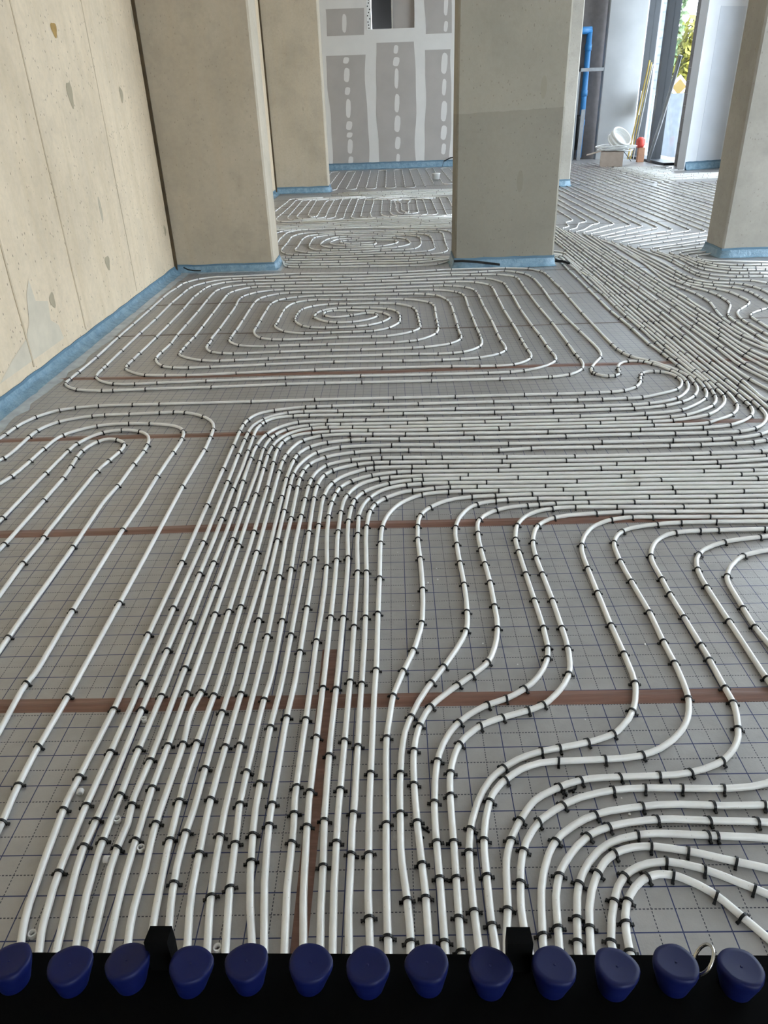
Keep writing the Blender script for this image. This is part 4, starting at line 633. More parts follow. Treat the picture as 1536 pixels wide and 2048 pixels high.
('M4','394,14674 -281,-12 -197,-45 -92,-38 -59,-40 -46,-53 -23,-53 -10,-81 3,-277 -23,-1680 21,-347 20,-117 26,-76 42,-52 53,-24 78,-5 244,20 423,-18 81,4 60,12 56,27 42,39 28,50 13,69 -2,282 15,974 17,972 -8,95 -26,63 -51,61 -75,51 -105,45 -112,33 -96,18 -331,11','0 36 40 27 27 27 27 27 27 27 27 51 35 64 13 24 26 25 25 25 23 24 23 23 23 49 40'),
('M5','236,14822 -280,-12 -198,-45 -92,-39 -58,-39 -46,-55 -23,-53 -10,-84 -10,-1450 7,-711 -4,-198 11,-81 25,-51 41,-41 49,-27 53,-11 313,9 367,0 337,-25 105,4 39,11 34,20 28,30 24,40 33,110 22,175 12,982 18,993 -15,105 -32,61 -55,57 -80,47 -108,42 -196,44 -318,9','0 36 40 22 22 23 24 23 23 24 24 24 24 24 13 35 46 47 30 24 25 24 24 25 24 25 22 21 49 40'),
('M6','301,14839 -328,-11 -109,-20 -125,-38 -131,-53 -100,-58 -66,-63 -37,-69 -13,-105 -5,-1777 -12,-576 11,-94 17,-42 26,-38 71,-55 87,-30 151,-22 205,-11 1338,6','0 40 58 27 27 27 26 25 26 26 25 25 24 45 50 51 50'),
('W0','-1150,14756 378,-20 303,-5 750,34 304,3 970,-37 309,6 389,22','0 39 33 30 46 45 39 31 36 42'),
('W1','-1050,14933 395,1 523,27 355,8 770,-34 337,-3 961,38','0 39 50 41 34 42 42 42 44'),
('W2','-950,15135 850,34 789,-34 267,-4 1021,39','0 39 46 33 30 34 35 39 37'),
('W3','-1150,15341 664,29 967,-38 396,6 672,31 546,-16','0 33 37 44 41 49 49 35 37'),
('W4','-1050,15565 421,2 884,-37 1053,39 850,-36','0 41 37 48 34 38 33 48 42'),
('W5','-950,15767 784,-36 1131,38 838,-35 491,3','0 33 44 42 31 46 48 31 50'),
('Q0','-1950,16420 0,1019 0,1029 0,1029 0,1032 -8,362 13,134 20,52 28,31 39,15 41,-5 52,-51 27,-117 -7,-1025 0,-1004 0,-1004 0,-1020 -8,-362 8,-89 20,-63 33,-41 50,-16 49,16 33,41 20,63 8,89 -8,374 0,1020 0,1016 0,1017 -2,1031 17,64 30,45 37,20 41,0 37,-20 25,-35 27,-117 -7,-1025 0,-1004 0,-1004 0,-1020 -8,-362 8,-89 20,-63 33,-41 50,-16 49,16 33,41 20,63 8,89 -8,362 0,1007 0,1005 0,1004 -7,1037 27,117 25,35 37,20 41,0 37,-20 43,-87 10,-124 -8,-1100 0,-1078 0,-1816 -8,-362 8,-89 20,-63 33,-41 50,-16 49,16 33,41 20,63 8,89 -8,386 0,1020 0,1029 0,1029 0,1031','0 42 54 54 54 53 54 54 55 42 27 41 55 55 54 53 54 54 55 42 27 42 55 54 54 54 53 54 55 42 27 42 55 54 54 54 53 55 54 42 27 42 55 54 54 54 54 54 55 41 28 40 55 55 54 54 54 54 54 42 28 41 55 54 54 54 54 54 54 41'),
('Q1','-515,21130 0,-1041 0,-1051 0,-1051 0,-1055 -8,-374 13,-134 20,-51 28,-32 39,-14 41,5 27,16 25,35 27,116 -7,1133 0,1125 0,1112 -8,1147 8,88 20,63 33,42 50,15 49,-15 33,-42 20,-63 8,-88 -8,-1147 0,-1137 0,-1836 -8,-338 6,-102 17,-63 30,-45 37,-20 41,0 37,20 25,35 27,116 -7,1133 0,1125 0,1112 -8,1147 8,88 20,63 33,42 50,15 49,-15 33,-42 20,-63 8,-88 -8,-1135 0,-1124 0,-1113 -7,-1145 27,-116 25,-35 37,-20 41,0 37,20 25,35 18,52 10,123 -8,338 0,1017 0,1027 0,1027 -8,1049 8,88 20,63 33,42 50,15 49,-15 33,-42 20,-63 8,-88 -8,-398 0,-1042 0,-1052 0,-1051 0,-1053','0 43 55 55 55 55 55 55 56 43 27 43 56 55 55 55 55 56 56 42 27 43 56 55 55 55 55 55 56 43 28 42 56 55 55 55 55 56 56 42 28 42 56 55 55 55 55 56 56 42 28 43 55 56 55 55 55 55 56 42 28 43 55 56 55 55 55 55 55 43'),
('Q2','920,16920 0,1026 0,1025 0,1024 -7,1056 15,134 45,73 39,15 41,-5 52,-51 25,-108 -5,-1029 0,-1012 0,-1012 -7,-1031 9,-89 23,-62 37,-38 41,-10 40,10 37,38 23,62 9,77 -7,1019 0,1012 0,1000 -7,1031 7,78 20,64 33,41 39,15 51,-9 37,-38 23,-62 9,-89 -7,-1007 0,-1000 0,-1000 -7,-1019 7,-102 20,-64 25,-35 37,-19 41,0 37,19 25,35 25,108 -5,1029 0,1012 0,1012 -7,1031 9,89 23,62 37,38 41,10 40,-10 37,-38 23,-62 9,-89 -7,-1031 0,-1012 0,-1012 -5,-1029 25,-108 25,-35 37,-19 41,0 37,19 25,35 18,53 9,113 -7,333 0,942 0,952 0,951 0,953','0 38 50 50 50 50 50 51 50 38 27 38 50 51 50 50 50 50 51 37 28 38 50 51 50 50 50 50 51 38 27 38 50 51 50 50 50 50 51 38 27 38 51 50 50 50 50 50 51 38 27 38 51 50 50 50 50 50 51 38 27 38 51 50 50 50 50 50 50 38'),
('Y0','3590,15750 0,1413 0,1432 0,1424 0,1421','0 60 42 39 36 43 47 38 43 39 45 50 48 39'),
('Y1','3750,15800 0,1427 0,1426 0,1424 0,1421','0 56 35 43 48 47 37 41 37 41 49 39 47 50'),
('Y2','3910,15850 0,1417 0,1426 0,1417 0,1416','0 62 38 49 49 50 35 35 40 42 42 36 45 45'),
('Y3','4070,15900 0,1369 0,1388 0,1380 0,1375','0 59 43 43 46 36 41 37 37 46 40 40 39 44'),
('Y4','4230,15950 0,1382 0,1412 0,1408 0,1423','0 52 44 36 50 38 46 43 41 40 40 47 43 42'),
('Y5','4390,15750 0,1451 0,1462 0,1443 0,1452','0 54 44 37 43 45 43 43 44 38 49 45 46 50'),
('Y6','4550,15800 0,1363 0,1374 0,1369 0,1377','0 57 40 39 40 39 40 38 43 39 40 46 40 47'),
('Y7','4710,15850 0,1387 0,1387 0,1375 0,1386','0 62 40 48 37 37 50 35 35 48 35 45 44 38'),
('Y8','4870,15900 0,1370 0,1372 0,1372 0,1387','0 53 50 41 39 41 47 38 37 47 37 35 35 50'),
('Y9','5030,15950 0,1313 0,1323 0,1329 0,1325','0 57 45 44 50 40 40 45 35 41 46 43 43'),
('Y10','5190,15750 0,1371 0,1374 0,1397 0,1393','0 64 42 46 41 36 41 38 35 39 37 42 46 47'),
('Y11','5350,15800 0,1406 0,1408 0,1406 0,1404','0 63 40 45 48 42 48 37 48 49 49 47 46'),
('Y12','5510,15850 0,1337 0,1355 0,1351 0,1355','0 57 45 49 44 44 48 39 41 35 48 45 45'),
('Y13','5670,15900 0,1394 0,1408 0,1424 0,1416','0 53 38 42 49 40 41 42 48 36 48 36 45 46'),
('Z0','5317,16320 317,-35 240,-14 192,7 549,50 161,-2 262,-22','0 34 27 24 28 26 34'),
('Z1','5365,16535 292,-33 183,-9 232,6 347,36 254,12 208,-7 294,-32','0 38 34 35 38 37'),
('Z2','5287,16762 349,-36 256,-15 711,56 375,-16','0 30 34 35 37 34'),
('Z3','5264,16984 593,-52 251,10 479,45 413,-19','0 32 25 33 24 22 38'),
('Z4','5276,17203 566,-51 200,6 398,39 218,10 196,-5 293,-31','0 23 35 35 24 35 36'),
('Z5','5268,17424 566,-51 219,4 624,52 241,-12 361,-39','0 23 23 29 34 32 26 35'),
('Z6','5354,17636 419,-42 300,4','0 25 22 25'),
('Z7','5255,17865 482,-49 313,0','0 22 30 28'),
('Z8','5344,18077 283,-32 236,-11 208,4 247,26','0 33 37 28'),
('Z9','5230,18306 443,-45 211,-8 201,7 606,50','0 26 24 36 27 34'),
('Z10','5296,18522 401,-43 186,-7 224,9 513,48','0 26 25 30 29 23'),
('Z11','5360,18736 300,-34 219,-9 232,8 300,34','0 36 36 33'),
('Z12','5376,18954 287,-32 279,-9 678,56','0 29 35 37 24'),
('Z13','5242,19186 652,-55 661,56','0 30 35 31 36'),
('Z14','5341,19398 321,-35 263,-11 766,58','0 26 33 26 22 28'),
('Z15','5420,19609 264,-29 271,-6 694,56','0 27 36 36 24'),
('V0','4954,9200 -3,914 3,925 -9,635 8,1783 -8,1232 6,543','0 51 45 48 42 47 44 45 46 50 43 47 51 44'),
('V1','5110,9250 -3,942 8,667 -9,747 6,511 -3,1583 1,1576','0 51 48 52 42 44 42 46 41 45 50 43 49 50'),
('V2','5266,9300 8,891 -8,1024 5,834 -2,923 0,922 -1,913 -3,927','0 48 51 46 51 45 47 42 42 43 47 42 48 43 48'),
('V3','5426,9350 -1,958 8,954 -7,509 3,1017 2,1021 -1,1017 3,1036','0 51 50 45 50 41 49 44 45 44 46 50 51 44 41'),
('V4','5591,9400 -6,1477 10,1710 -10,575 9,1608 -6,695','0 46 41 50 48 49 40 46 51 42 50 46 50 48'),
('V5','5752,9450 -5,575 4,1249 3,1251 -2,1529 -4,1542','0 51 41 43 40 45 41 42 43 42 49 45 42 47 44'),
('V6','5909,9500 3,1508 -3,1522 1,1516 0,1521','0 46 50 44 49 45 48 44 45 44 47 52 45 48'),
('V7','6069,9550 5,600 -7,1189 1,1058 0,1067 1,1076 2,1083','0 50 50 51 51 41 42 47 45 51 47 41 45 46'),
('V8','6229,9600 4,1424 -1,1421 3,774 -9,845 6,1254','0 47 42 45 41 44 50 47 42 46 41 42 43 42'),
('V9','6392,9650 -7,1088 7,827 -6,872 7,526 -6,423 8,452 -8,914 3,923','0 51 50 47 45 48 43 49 41 41 41 51 48 48'),
('V10','6554,9700 1,859 -9,528 9,519 -4,1384 -5,1388 5,1386','0 46 47 48 40 48 50 49 40 51 50 45 46 46'),
('V11','6712,9750 1,1431 -2,1426 -1,1442 1,1441','0 47 44 44 43 42 45 49 43 45 41 48 41 42'),
('V12','6867,9800 5,1383 2,1386 -8,602 9,1086 -2,1089','0 46 50 44 42 50 50 51 45 44 44 41 48'),
]

# ------------------------------------------------------------------ heating pipes (plan paths in millimetres, clip positions in centimetres along the path)
R_PIPE = 0.0085
Z_PIPE = R_PIPE + 0.0004
ORD = ["", "first", "second", "third", "fourth", "fifth", "sixth", "seventh", "eighth", "ninth", "tenth", "eleventh", "twelfth", "thirteenth", "fourteenth", "fifteenth", "sixteenth", "seventeenth", "eighteenth", "nineteenth", "twentieth"]
def ordinal(n):
    if n <= 20: return ORD[n]
    if n == 30: return "thirtieth"
    return ("twenty" if n < 30 else "thirty") + "-" + ORD[n % 10]
def pipe_label(n):
    k, num = n[0], n[1:]
    if k == 'P':
        i = int(num)
        if i == 1: return "leftmost white pipe at the manifold, turning back into the outer loop by the wall", "pipes leaving the manifold"
        if i == 2: return "long white pipe of the large spiral, ending as second and third at the manifold", "pipes leaving the manifold"
        if i == 8: return "white pipe, eighth from left at the manifold, ending in the smaller spiral behind the piers", "pipes leaving the manifold"
        if i == 35: return "rightmost white pipe at the manifold, bending tightly to the lower right corner", "pipes leaving the manifold"
        return "white heating pipe, %s from the left where pipes reach the blue-capped manifold" % ordinal(i), "pipes leaving the manifold"
    if k == 'L':
        return {"A": "outermost of four nested white pipe loops near the left edge", "B": "second of four nested white pipe loops near the left edge, counted inwards", "C": "third of four nested white pipe loops near the left edge, counted inwards", "D": "innermost of four nested white pipe loops near the left edge"}[num], "nested pipe loops at the left"
    if k == 'S':
        if num == 'm': return "short white pipe bent back on itself at the right edge before the pier", "pipes bending past the right pier"
        order = "igoc"
        seq = ['i', 'h', 'c', 'b', 'a', 'd', 'e', 'f', 'g']
        return "white pipe bending right before the right-hand pier, %s counted towards the pier" % ordinal(seq.index(num) + 1), "pipes bending past the right pier"
    if k == 'N':
        if num == '4': return "white pipe lane beside the second left pier, left of the nested loops", "pipe loops of the third bay"
        return "left-hand U-shaped pipe loop of the third bay, %s counted outwards" % ordinal(int(num) + 1), "pipe loops of the third bay"
    if k == 'M':
        return "right-hand U-shaped pipe loop of the third bay, %s counted outwards" % ordinal(int(num) + 1), "pipe loops of the third bay"
    if k == 'K': return "straight white pipe before the third bay loops, %s counted away from camera" % ordinal(int(num) + 1), "straight pipes before the third bay"
    if k == 'W': return "straight white pipe between third and fourth bay, %s counted away from camera" % ordinal(int(num) + 1), "straight pipes behind the third bay"
    if k == 'Q': return "%s white pipe meander before the far plasterboard wall" % ("left-hand", "middle", "right-hand")[int(num)], "meanders before the far wall"
    if k == 'Y': return "white pipe lane right of the half hidden rear pier, %s from that pier" % ordinal(int(num) + 1), "pipe lanes in the rear right hall"
    if k == 'Z': return "short white pipe row before the rear windows, %s counted away from camera" % ordinal(int(num) + 1), "pipe rows before the rear windows"
    if k == 'V': return "white pipe lane running past the right-hand pier, %s from its left" % ordinal(int(num) + 1), "pipe lanes behind the right pier"
    return "white heating pipe", "heating pipes"

clips = []          # (distance to camera, x, y, tangent angle, pipe, end)
for name, pts_s, clip_s in PIPE_DATA:
    x = y = 0; pl = []
    for tok in pts_s.split():
        a, b = tok.split(','); x += int(a); y += int(b); pl.append((x / 1000.0, y / 1000.0))
    # clip positions
    seg = [0.0]
    for a, b in zip(pl, pl[1:]): seg.append(seg[-1] + math.hypot(b[0] - a[0], b[1] - a[1]))
    s = 0; j = 0
    for tok in clip_s.split():
        s += int(tok); d = s / 100.0
        while j < len(seg) - 2 and seg[j + 1] < d: j += 1
        L_ = seg[j + 1] - seg[j] or 1
        u = min(1, max(0, (d - seg[j]) / L_)); a, b = pl[j], pl[j + 1]
        cx, cy = a[0] + (b[0] - a[0]) * u, a[1] + (b[1] - a[1]) * u
        clips.append((math.hypot(cx, cy), cx, cy, math.atan2(b[1] - a[1], b[0] - a[0]), name, d if d < seg[-1] / 2 or name != 'P2' else -(seg[-1] - d)))
    P3 = [(a, b, Z_PIPE) for a, b in pl]
    def riser(p, q):
        # from the floor up to the lower manifold rail
        dx = (p[0] - q[0]) * 0.3
        return [(p[0] * 0.98, 0.398, 0.74), (p[0] * 0.98, 0.400, 0.45), (p[0] * 0.98, 0.402, 0.20), (p[0] * 0.985, 0.418, 0.10), (p[0] * 0.99, 0.455, 0.040), (p[0] * 0.995, 0.52, 0.014), (p[0], 0.62, Z_PIPE), (p[0], 0.74, Z_PIPE)]
    if name[0] == 'P':
        P3 = riser(P3[0], P3[3]) + P3
        if name == 'P2': P3 = P3 + riser(P3[-1], P3[-4])[::-1]
    near = min(math.hypot(a, b) for a, b in pl)
    o = MB().tube(P3, R_PIPE, 14 if near < 2.6 else (10 if near < 7 else 7)).build("heating_pipe", M['pipe'], None, smooth=True)
    lab, grp = pipe_label(name)
    tag(o, lab, "pipe", grp)

# ------------------------------------------------------------------ pipe clips
def clip_mesh(n, ears=True):
    mb = MB(); ri, ro, hw = 0.0089, 0.0115, 0.0029
    v = []; f = []
    path = [(-1.0, -0.010, 0), (-1.0, 0.0, 0)]
    cs = []
    for k in range(n + 1):
        a = math.pi * k / n
        cs.append((math.cos(a), math.sin(a)))
    zc_ = R_PIPE + 0.0004
    secs = [((ri, -0.008 - zc_), (ro, -0.008 - zc_))] + [((ri * c, ri * s_), (ro * c, ro * s_)) for c, s_ in cs] + [((-ri, -0.008 - zc_), (-ro, -0.008 - zc_))]
    for (yi, zi), (yo, zo) in secs:
        v += [(-hw, yi, zi + zc_), (hw, yi, zi + zc_), (hw, yo, zo + zc_), (-hw, yo, zo + zc_)]
    for i in range(len(secs) - 1):
        for k in range(4): f.append((i * 4 + k, i * 4 + (k + 1) % 4, (i + 1) * 4 + (k + 1) % 4, (i + 1) * 4 + k))
    mb.add(v, f)
    if ears:
        for sgn in (-1, 1):
            mb.obox((0, sgn * 0.0138, 0.0042), (1, 0, 0), (0, 1, -0.35 * sgn), (0, 0.35 * sgn, 1), 0.0029, 0.0036, 0.0014)
            mb.obox((0, sgn * 0.0165, 0.0032), (1, 0, 0), (0, 1, 0), (0, 0, 1), 0.0034, 0.0014, 0.0022)
    return mb
clips.sort()
rc = random.Random(21)
base_clip = clip_mesh(8)
cm = bpy.data.meshes.new("pipe_clip"); cm.from_pydata(base_clip.v, [], base_clip.f); cm.materials.append(M['clip'])
N_IND = 300
kept = []; per = {}
for d, x, y, a, pn, pos in clips:
    # only clips in view become individuals
    w_ = Vector((x, y, 0.01)) - Vector((0, 0, CAM_H)); zc_ = w_.dot(fw)
    u_ = 768 + F_PX * w_.dot(rt) / zc_; v_ = 1024 - F_PX * w_.dot(up) / zc_
    ins = 0 <= u_ <= 1536 and v_ <= 1905
    key = pn + ('e' if pos < 0 else '')
    if ins: per.setdefault(key, []).append(abs(pos))
    kept.append((d, x, y, a, ins, key, abs(pos)))
for k in per: per[k].sort()
LOOP = {'LA': "outermost", 'LB': "second", 'LC': "third", 'LD': "innermost"}
def clip_label(key, pos):
    k = per[key].index(pos) + 1
    if key[0] == 'L': return "black clip, %s up from the frame edge, on the %s nested loop at left" % (ordinal(k), LOOP[key])
    i = 3 if key == 'P2e' else int(key[1:])
    return "black clip, %s along from the manifold, on the %s pipe from the left" % (ordinal(k), ordinal(i) if i < 35 else "last")
n_ind = 0; rest_near = MB(); md_clip = clip_mesh(5); lo_clip = clip_mesh(4, ears=False)
for d, x, y, a, inside, key, pos in kept:
    ang = a + rc.gauss(0, 0.13)
    if inside and n_ind < N_IND and key[0] in 'PL':
        o = bpy.data.objects.new("pipe_clip", cm); COL.objects.link(o)
        o.location = (x, y, 0); o.rotation_euler = (0, 0, ang)
        tag(o, clip_label(key, pos), "clip", "pipe clips in the foreground")
        n_ind += 1
    else:
        src = md_clip if d < 6 else lo_clip
        c, s_ = math.cos(ang), math.sin(ang)
        rest_near.add([(x + c * p[0] - s_ * p[1], y + s_ * p[0] + c * p[1], p[2]) for p in src.v], src.f)
o = rest_near.build("pipe_clips", M['clip'])
tag(o, "tiny black clips dotted along the white pipes of the farther floor", "clips", kind="stuff")

# ------------------------------------------------------------------ the manifold with its blue caps
man = empty("pipe_manifold", (0, 0.33, 0), math.radians(-0.9))
tag(man, "black heating manifold with a row of navy blue caps along the bottom edge", "manifold")
CAPX = [-0.3376 + 0.0505 * i for i in range(13)]
ZR = 0.853
rail = MB()
rail.box(-0.80, 0.80, -0.090, 0.038, 0.745, ZR - 0.004, 0.004)
rail.box(-0.80, 0.80, -0.086, 0.036, ZR - 0.004, ZR)
rail.build("rail", M['rail'], man)
low = MB().tube([(-0.8, 0.050, 0.735), (0.8, 0.050, 0.735)], 0.024, 16); low.build("lower_rail", M['rail'], man, smooth=True)
for x in (-0.55, 0.55): MB().box(x - 0.02, x + 0.02, -0.02, 0.0, 0.0, 0.75).build("frame_leg", M['rail'], man)
def cap(i, x):
    r = random.Random(i * 7 + 1); ph = r.uniform(0, 6.28); tiltx = -0.20 + r.uniform(-0.03, 0.03)
    def wob(a, z):
        k = max(0.0, min(1.0, (z - 0.004) / 0.02))
        return 1 + 0.030 * k * math.cos(3 * (a + ph)) + 0.012 * k * math.cos(6 * (a + ph))
    prof = [(0.0105, -0.010), (0.0115, 0.004), (0.0150, 0.016), (0.0172, 0.023), (0.0182, 0.0275), (0.0181, 0.0300), (0.0172, 0.0312), (0.0140, 0.0310), (0.0020, 0.0304)]
    o = MB().lathe(prof, 36, wob=wob).build("blue_cap", M['cap'], man, smooth=True)
    o.location = (x, 0.010 + r.uniform(-0.0015, 0.0015), ZR - 0.008)
    o.rotation_euler = (tiltx, r.uniform(-0.10, 0.10), 0)
    pin = MB().lathe([(0.0011, 0.0295), (0.0011, 0.0306), (0.0007, 0.0310)], 8).build("pin_mark", M['cap'], o)
    col = MB().lathe([(0.0095, -0.014), (0.0110, -0.012), (0.0110, -0.002), (0.0095, 0.000)], 24).build("collar", M['chrome'], o, smooth=True)
    return o
for i, x in enumerate(CAPX): cap(i, x)
def bracket(x, w, lean):
    mb = MB()
    z0, z1 = -0.03, 0.030
    ring0 = [(-w * 0.8, -0.006), (w * 0.95, -0.006), (w * 0.95, 0.010), (-w * 0.8, 0.010)]
    ring1 = [(-w, -0.004), (w, -0.004), (w * 0.95, 0.012), (-w * 0.95, 0.012)]
    v = [(a, b_, z0) for a, b_ in ring0] + [(a * 1.0 - lean * 0.4, b_, 0.016) for a, b_ in ring1] + [(a - lean, b_ + 0.001, z1) for a, b_ in ring1]
    f = [(3, 2, 1, 0), (8, 9, 10, 11)] + [(r * 4 + k, r * 4 + (k + 1) % 4, r * 4 + 4 + (k + 1) % 4, r * 4 + 4 + k) for r in range(2) for k in range(4)]
    mb.add(v, f)
    o = mb.build("bracket", M['rail'], man); o.location = (x, 0.026, ZR); o.rotation_euler = (-0.15, 0, 0)
bracket(-0.2125, 0.0100, 0.003); bracket(0.092, 0.0105, -0.001)
ring = MB().tube([(0.0125 * math.cos(a), 0.0, 0.0125 * math.sin(a)) for a in [2 * math.pi * k / 20 for k in range(20)]], 0.0015, 8, closed=True)
o = ring.build("wire_loop", M['chrome'], man, smooth=True); o.location = (0.246, 0.026, ZR + 0.012); o.rotation_euler = (0.5, 0, 1.2)

# ------------------------------------------------------------------ bits left lying on the boards
def offcut(x, y, rot, label, upright=True):
    mb = MB(); n = 18; ri, ro, h = 0.0060, 0.0086, 0.0115
    v = []; f = []
    for k in range(n):
        a = 2 * math.pi * k / n
        v += [(ri * math.cos(a), ri * math.sin(a), 0), (ro * math.cos(a), ro * math.sin(a), 0), (ro * math.cos(a), ro * math.sin(a), h), (ri * math.cos(a), ri * math.sin(a), h)]
    for k in range(n):
        j = (k + 1) % n
        for e_ in range(4): f.append((k * 4 + e_, k * 4 + (e_ + 1) % 4, j * 4 + (e_ + 1) % 4, j * 4 + e_))
    o = mb.add(v, f).build("pipe_offcut", M['pipe'], smooth=False)
    if upright: o.location = (x, y, 0.0003); o.rotation_euler = (0, 0, rot)
    else: o.location = (x, y, ro + 0.0003); o.rotation_euler = (math.pi / 2, 0, rot)
    tag(o, label, "offcut", "white pipe offcuts on the floor")
OFF = [(-0.820, 1.263, 0.1, "white pipe ring lying on its side left of the pipe bundle", False), (-0.730, 1.506, 0.4, "white pipe ring standing just below the long brown tape", True), (-0.698, 1.175, 0.2, "white pipe ring between two pipes, beside a lone side-lying ring", True),
       (-0.617, 1.096, 0.6, "white pipe ring lying beside a clipped pipe, below its neighbour", True), (-0.693, 1.067, 1.5, "white pipe ring tipped on its side among the left pipes", False), (-0.786, 0.897, 0.3, "white pipe ring close to the second blue cap", True), (-0.390, 0.863, 0.9, "white pipe ring touching the manifold edge", True)]
for x, y, r0, lab, upr in OFF:
    offcut(x, y, r0, lab, upr)
def loose_clip(x, y, rz, label):
    o = bpy.data.objects.new("loose_clip", cm); COL.objects.link(o)
    o.location = (x, y, 0.0035); o.rotation_euler = (0, math.pi / 2, rz); tag(o, label, "clip", "loose clips on the floor")
x, y = 0.042, 1.127; loose_clip(x, y, 2.4, "loose black clip lying between two pipes")
x, y = 0.408, 1.252; loose_clip(x, y, 0.3, "loose black clip lying beside the curving pipes at the right")
x, y = 0.381, 1.232; loose_clip(x, y, 1.1, "broken black clip touching a curving pipe at the right")
cr = MB(); r = random.Random(8)
for x, y in ((-0.007, 2.361), (0.099, 2.153), (0.135, 2.245), (0.135, 2.173), (0.042, 2.021), (0.528, 1.218), (0.534, 1.171), (0.351, 1.711), (0.257, 1.812), (0.218, 2.646), (-0.025, 2.658), (0.379, 2.725), (0.501, 1.480), (0.760, 1.792), (0.014, 1.317)):
    s_ = r.uniform(0.0018, 0.0036)
    cr.lathe([(s_ * 0.5, 0.0), (s_, s_ * 0.7), (s_ * 0.6, s_ * 1.5)], 6, (x, y, 0.0005))
tag(cr.build("foam_crumbs", M['white_pl']), "scattered white foam crumbs on the grey boards", "crumbs", kind="stuff")

# small tub far back
tub = empty("white_tub", (1.02, 17.9, 0)); tag(tub, "small white tub standing among the far meander pipes", "tub")
MB().lathe([(0.075, 0.02), (0.085, 0.13), (0.088, 0.135)], 24).build("body", M['white_pl'], tub, smooth=True)
MB().lathe([(0.092, 0.125), (0.092, 0.145), (0.03, 0.15)], 24).build("lid", M['white_pl'], tub, smooth=True)

# ------------------------------------------------------------------ rear right corner: drain pipe, box with coil, leaning sticks
dp = empty("drain_pipe", (5.30, 22.80, 0)); tag(dp, "blue plastic drain pipe with sockets standing in the niche", "pipe")
MB().tube([(0, 0, 0.05), (0, 0, 3.05)], 0.075, 20).build("pipe_body", M['blue_pipe'], dp, smooth=True)
for z in (0.85, 1.55, 2.6): MB().tube([(0, 0, z), (0, 0, z + 0.14)], 0.088, 20).build("socket", M['blue_pipe'], dp, smooth=True)
MB().tube([(0.05, 0, 3.05), (-0.5, 0, 3.05)], 0.085, 20).build("branch", M['blue_pipe'], dp, smooth=True)
fr = MB().box(4.98, 5.10, 22.55, 22.62, 0.0, 2.2).box(4.98, 5.70, 22.55, 22.62, 2.12, 2.2).build("niche_frame", M['grey_hose']); tag(fr, "thin grey metal frame before the blue drain pipe", "frame")
jk = MB().lathe([(0.10, 0.0), (0.13, 0.3), (0.12, 0.75), (0.05, 0.86)], 14, (5.18, 22.75, 0.25)).build("dark_bag", M['clip'], smooth=True); tag(jk, "black bag hanging at the niche beside the blue pipe", "bag")
st = MB().obox((5.20, 22.35, 0.62), (1, 0, 0), (0, 1, 0.08), (0, -0.08, 1), 0.05, 0.02, 0.62).build("profile_bundle", M['grey_hose']); tag(st, "grey metal profiles leaning at the niche edge", "profile")

bxr = empty("cardboard_box", (5.52, 20.20, 0), math.radians(-14)); tag(bxr, "open brown cardboard box carrying a white pipe coil near the windows", "box")
bw, bd, bh, tk = 0.27, 0.26, 0.33, 0.006
MB().box(-bw, bw, -bd, -bd + tk, 0.0, bh).build("side", M['card'], bxr); MB().box(-bw, bw, bd - tk, bd, 0.0, bh).build("side", M['card'], bxr)
MB().box(-bw, -bw + tk, -bd + tk, bd - tk, 0.0, bh).build("side", M['card'], bxr); MB().box(bw - tk, bw, -bd + tk, bd - tk, 0.0, bh).build("side", M['card'], bxr)
MB().box(-bw + tk, bw - tk, -bd + tk, bd - tk, 0.0, tk).build("bottom", M['card'], bxr)
MB().obox((-bw - 0.17, 0, bh - 0.03), (1, 0, 0.25), (0, 1, 0), (-0.25, 0, 1), 0.17, bd, 0.004).build("flap", M['card'], bxr)
fl2 = MB().obox((bw + 0.10, 0, bh - 0.11), (1, 0, -1.1), (0, 1, 0), (1.1, 0, 1), 0.10, bd, 0.004).build("flap", M['clip'], bxr); fl2["label"] = "black flap"
coil = empty("pipe_coil", (5.58, 20.22, bh)); tag(coil, "loose coil of white pipe lying on the cardboard box", "coil")
r = random.Random(2)
for k in range(5):
    R0 = 0.30 + 0.035 * k; ox, oy = r.uniform(-0.05, 0.12), r.uniform(-0.04, 0.04); a0 = r.uniform(0, 6)
    pts = [(ox + R0 * 1.15 * math.cos(a), oy + R0 * 0.75 * math.sin(a), 0.030 + 0.022 * k + 0.02 * math.sin(2 * a + a0)) for a in [2 * math.pi * j / 40 for j in range(40)]]
    MB().tube(pts, 0.012, 8, closed=True).build("turn", M['white_pl'], coil, smooth=True)
reel = empty("white_reel", (5.62, 20.25, bh + 0.20)); tag(reel, "tilted white pipe reel on top of the coil and box", "reel")
reel.rotation_euler = (math.radians(38), math.radians(30), 0)
for z in (0.0, 0.20): MB().tube([(0.25 * math.cos(a), 0.25 * math.sin(a), z) for a in [2 * math.pi * j / 36 for j in range(36)]], 0.022, 8, closed=True).build("rim", M['white_pl'], reel, smooth=True)
core = MB()
n = 36
v = [((0.235 if i else 0.235) * math.cos(2 * math.pi * j / n), 0.235 * math.sin(2 * math.pi * j / n), 0.0 + 0.20 * i) for i in range(2) for j in range(n)]
core.add(v, [(j, (j + 1) % n, n + (j + 1) % n, n + j) for j in range(n)])
core.build("wrapped_pipe", M['white_pl'], reel, smooth=True)
MB().tube([(0.235 * math.cos(a) , 0.235 * math.sin(a), 0.10) for a in [2 * math.pi * j / 36 for j in range(36)]], 0.030, 8, closed=True).build("wrapped_turn", M['white_pl'], reel, smooth=True)
MB().lathe([(0.22, 0.09), (0.22, 0.11)], 30).build("disc", M['white_pl'], reel)

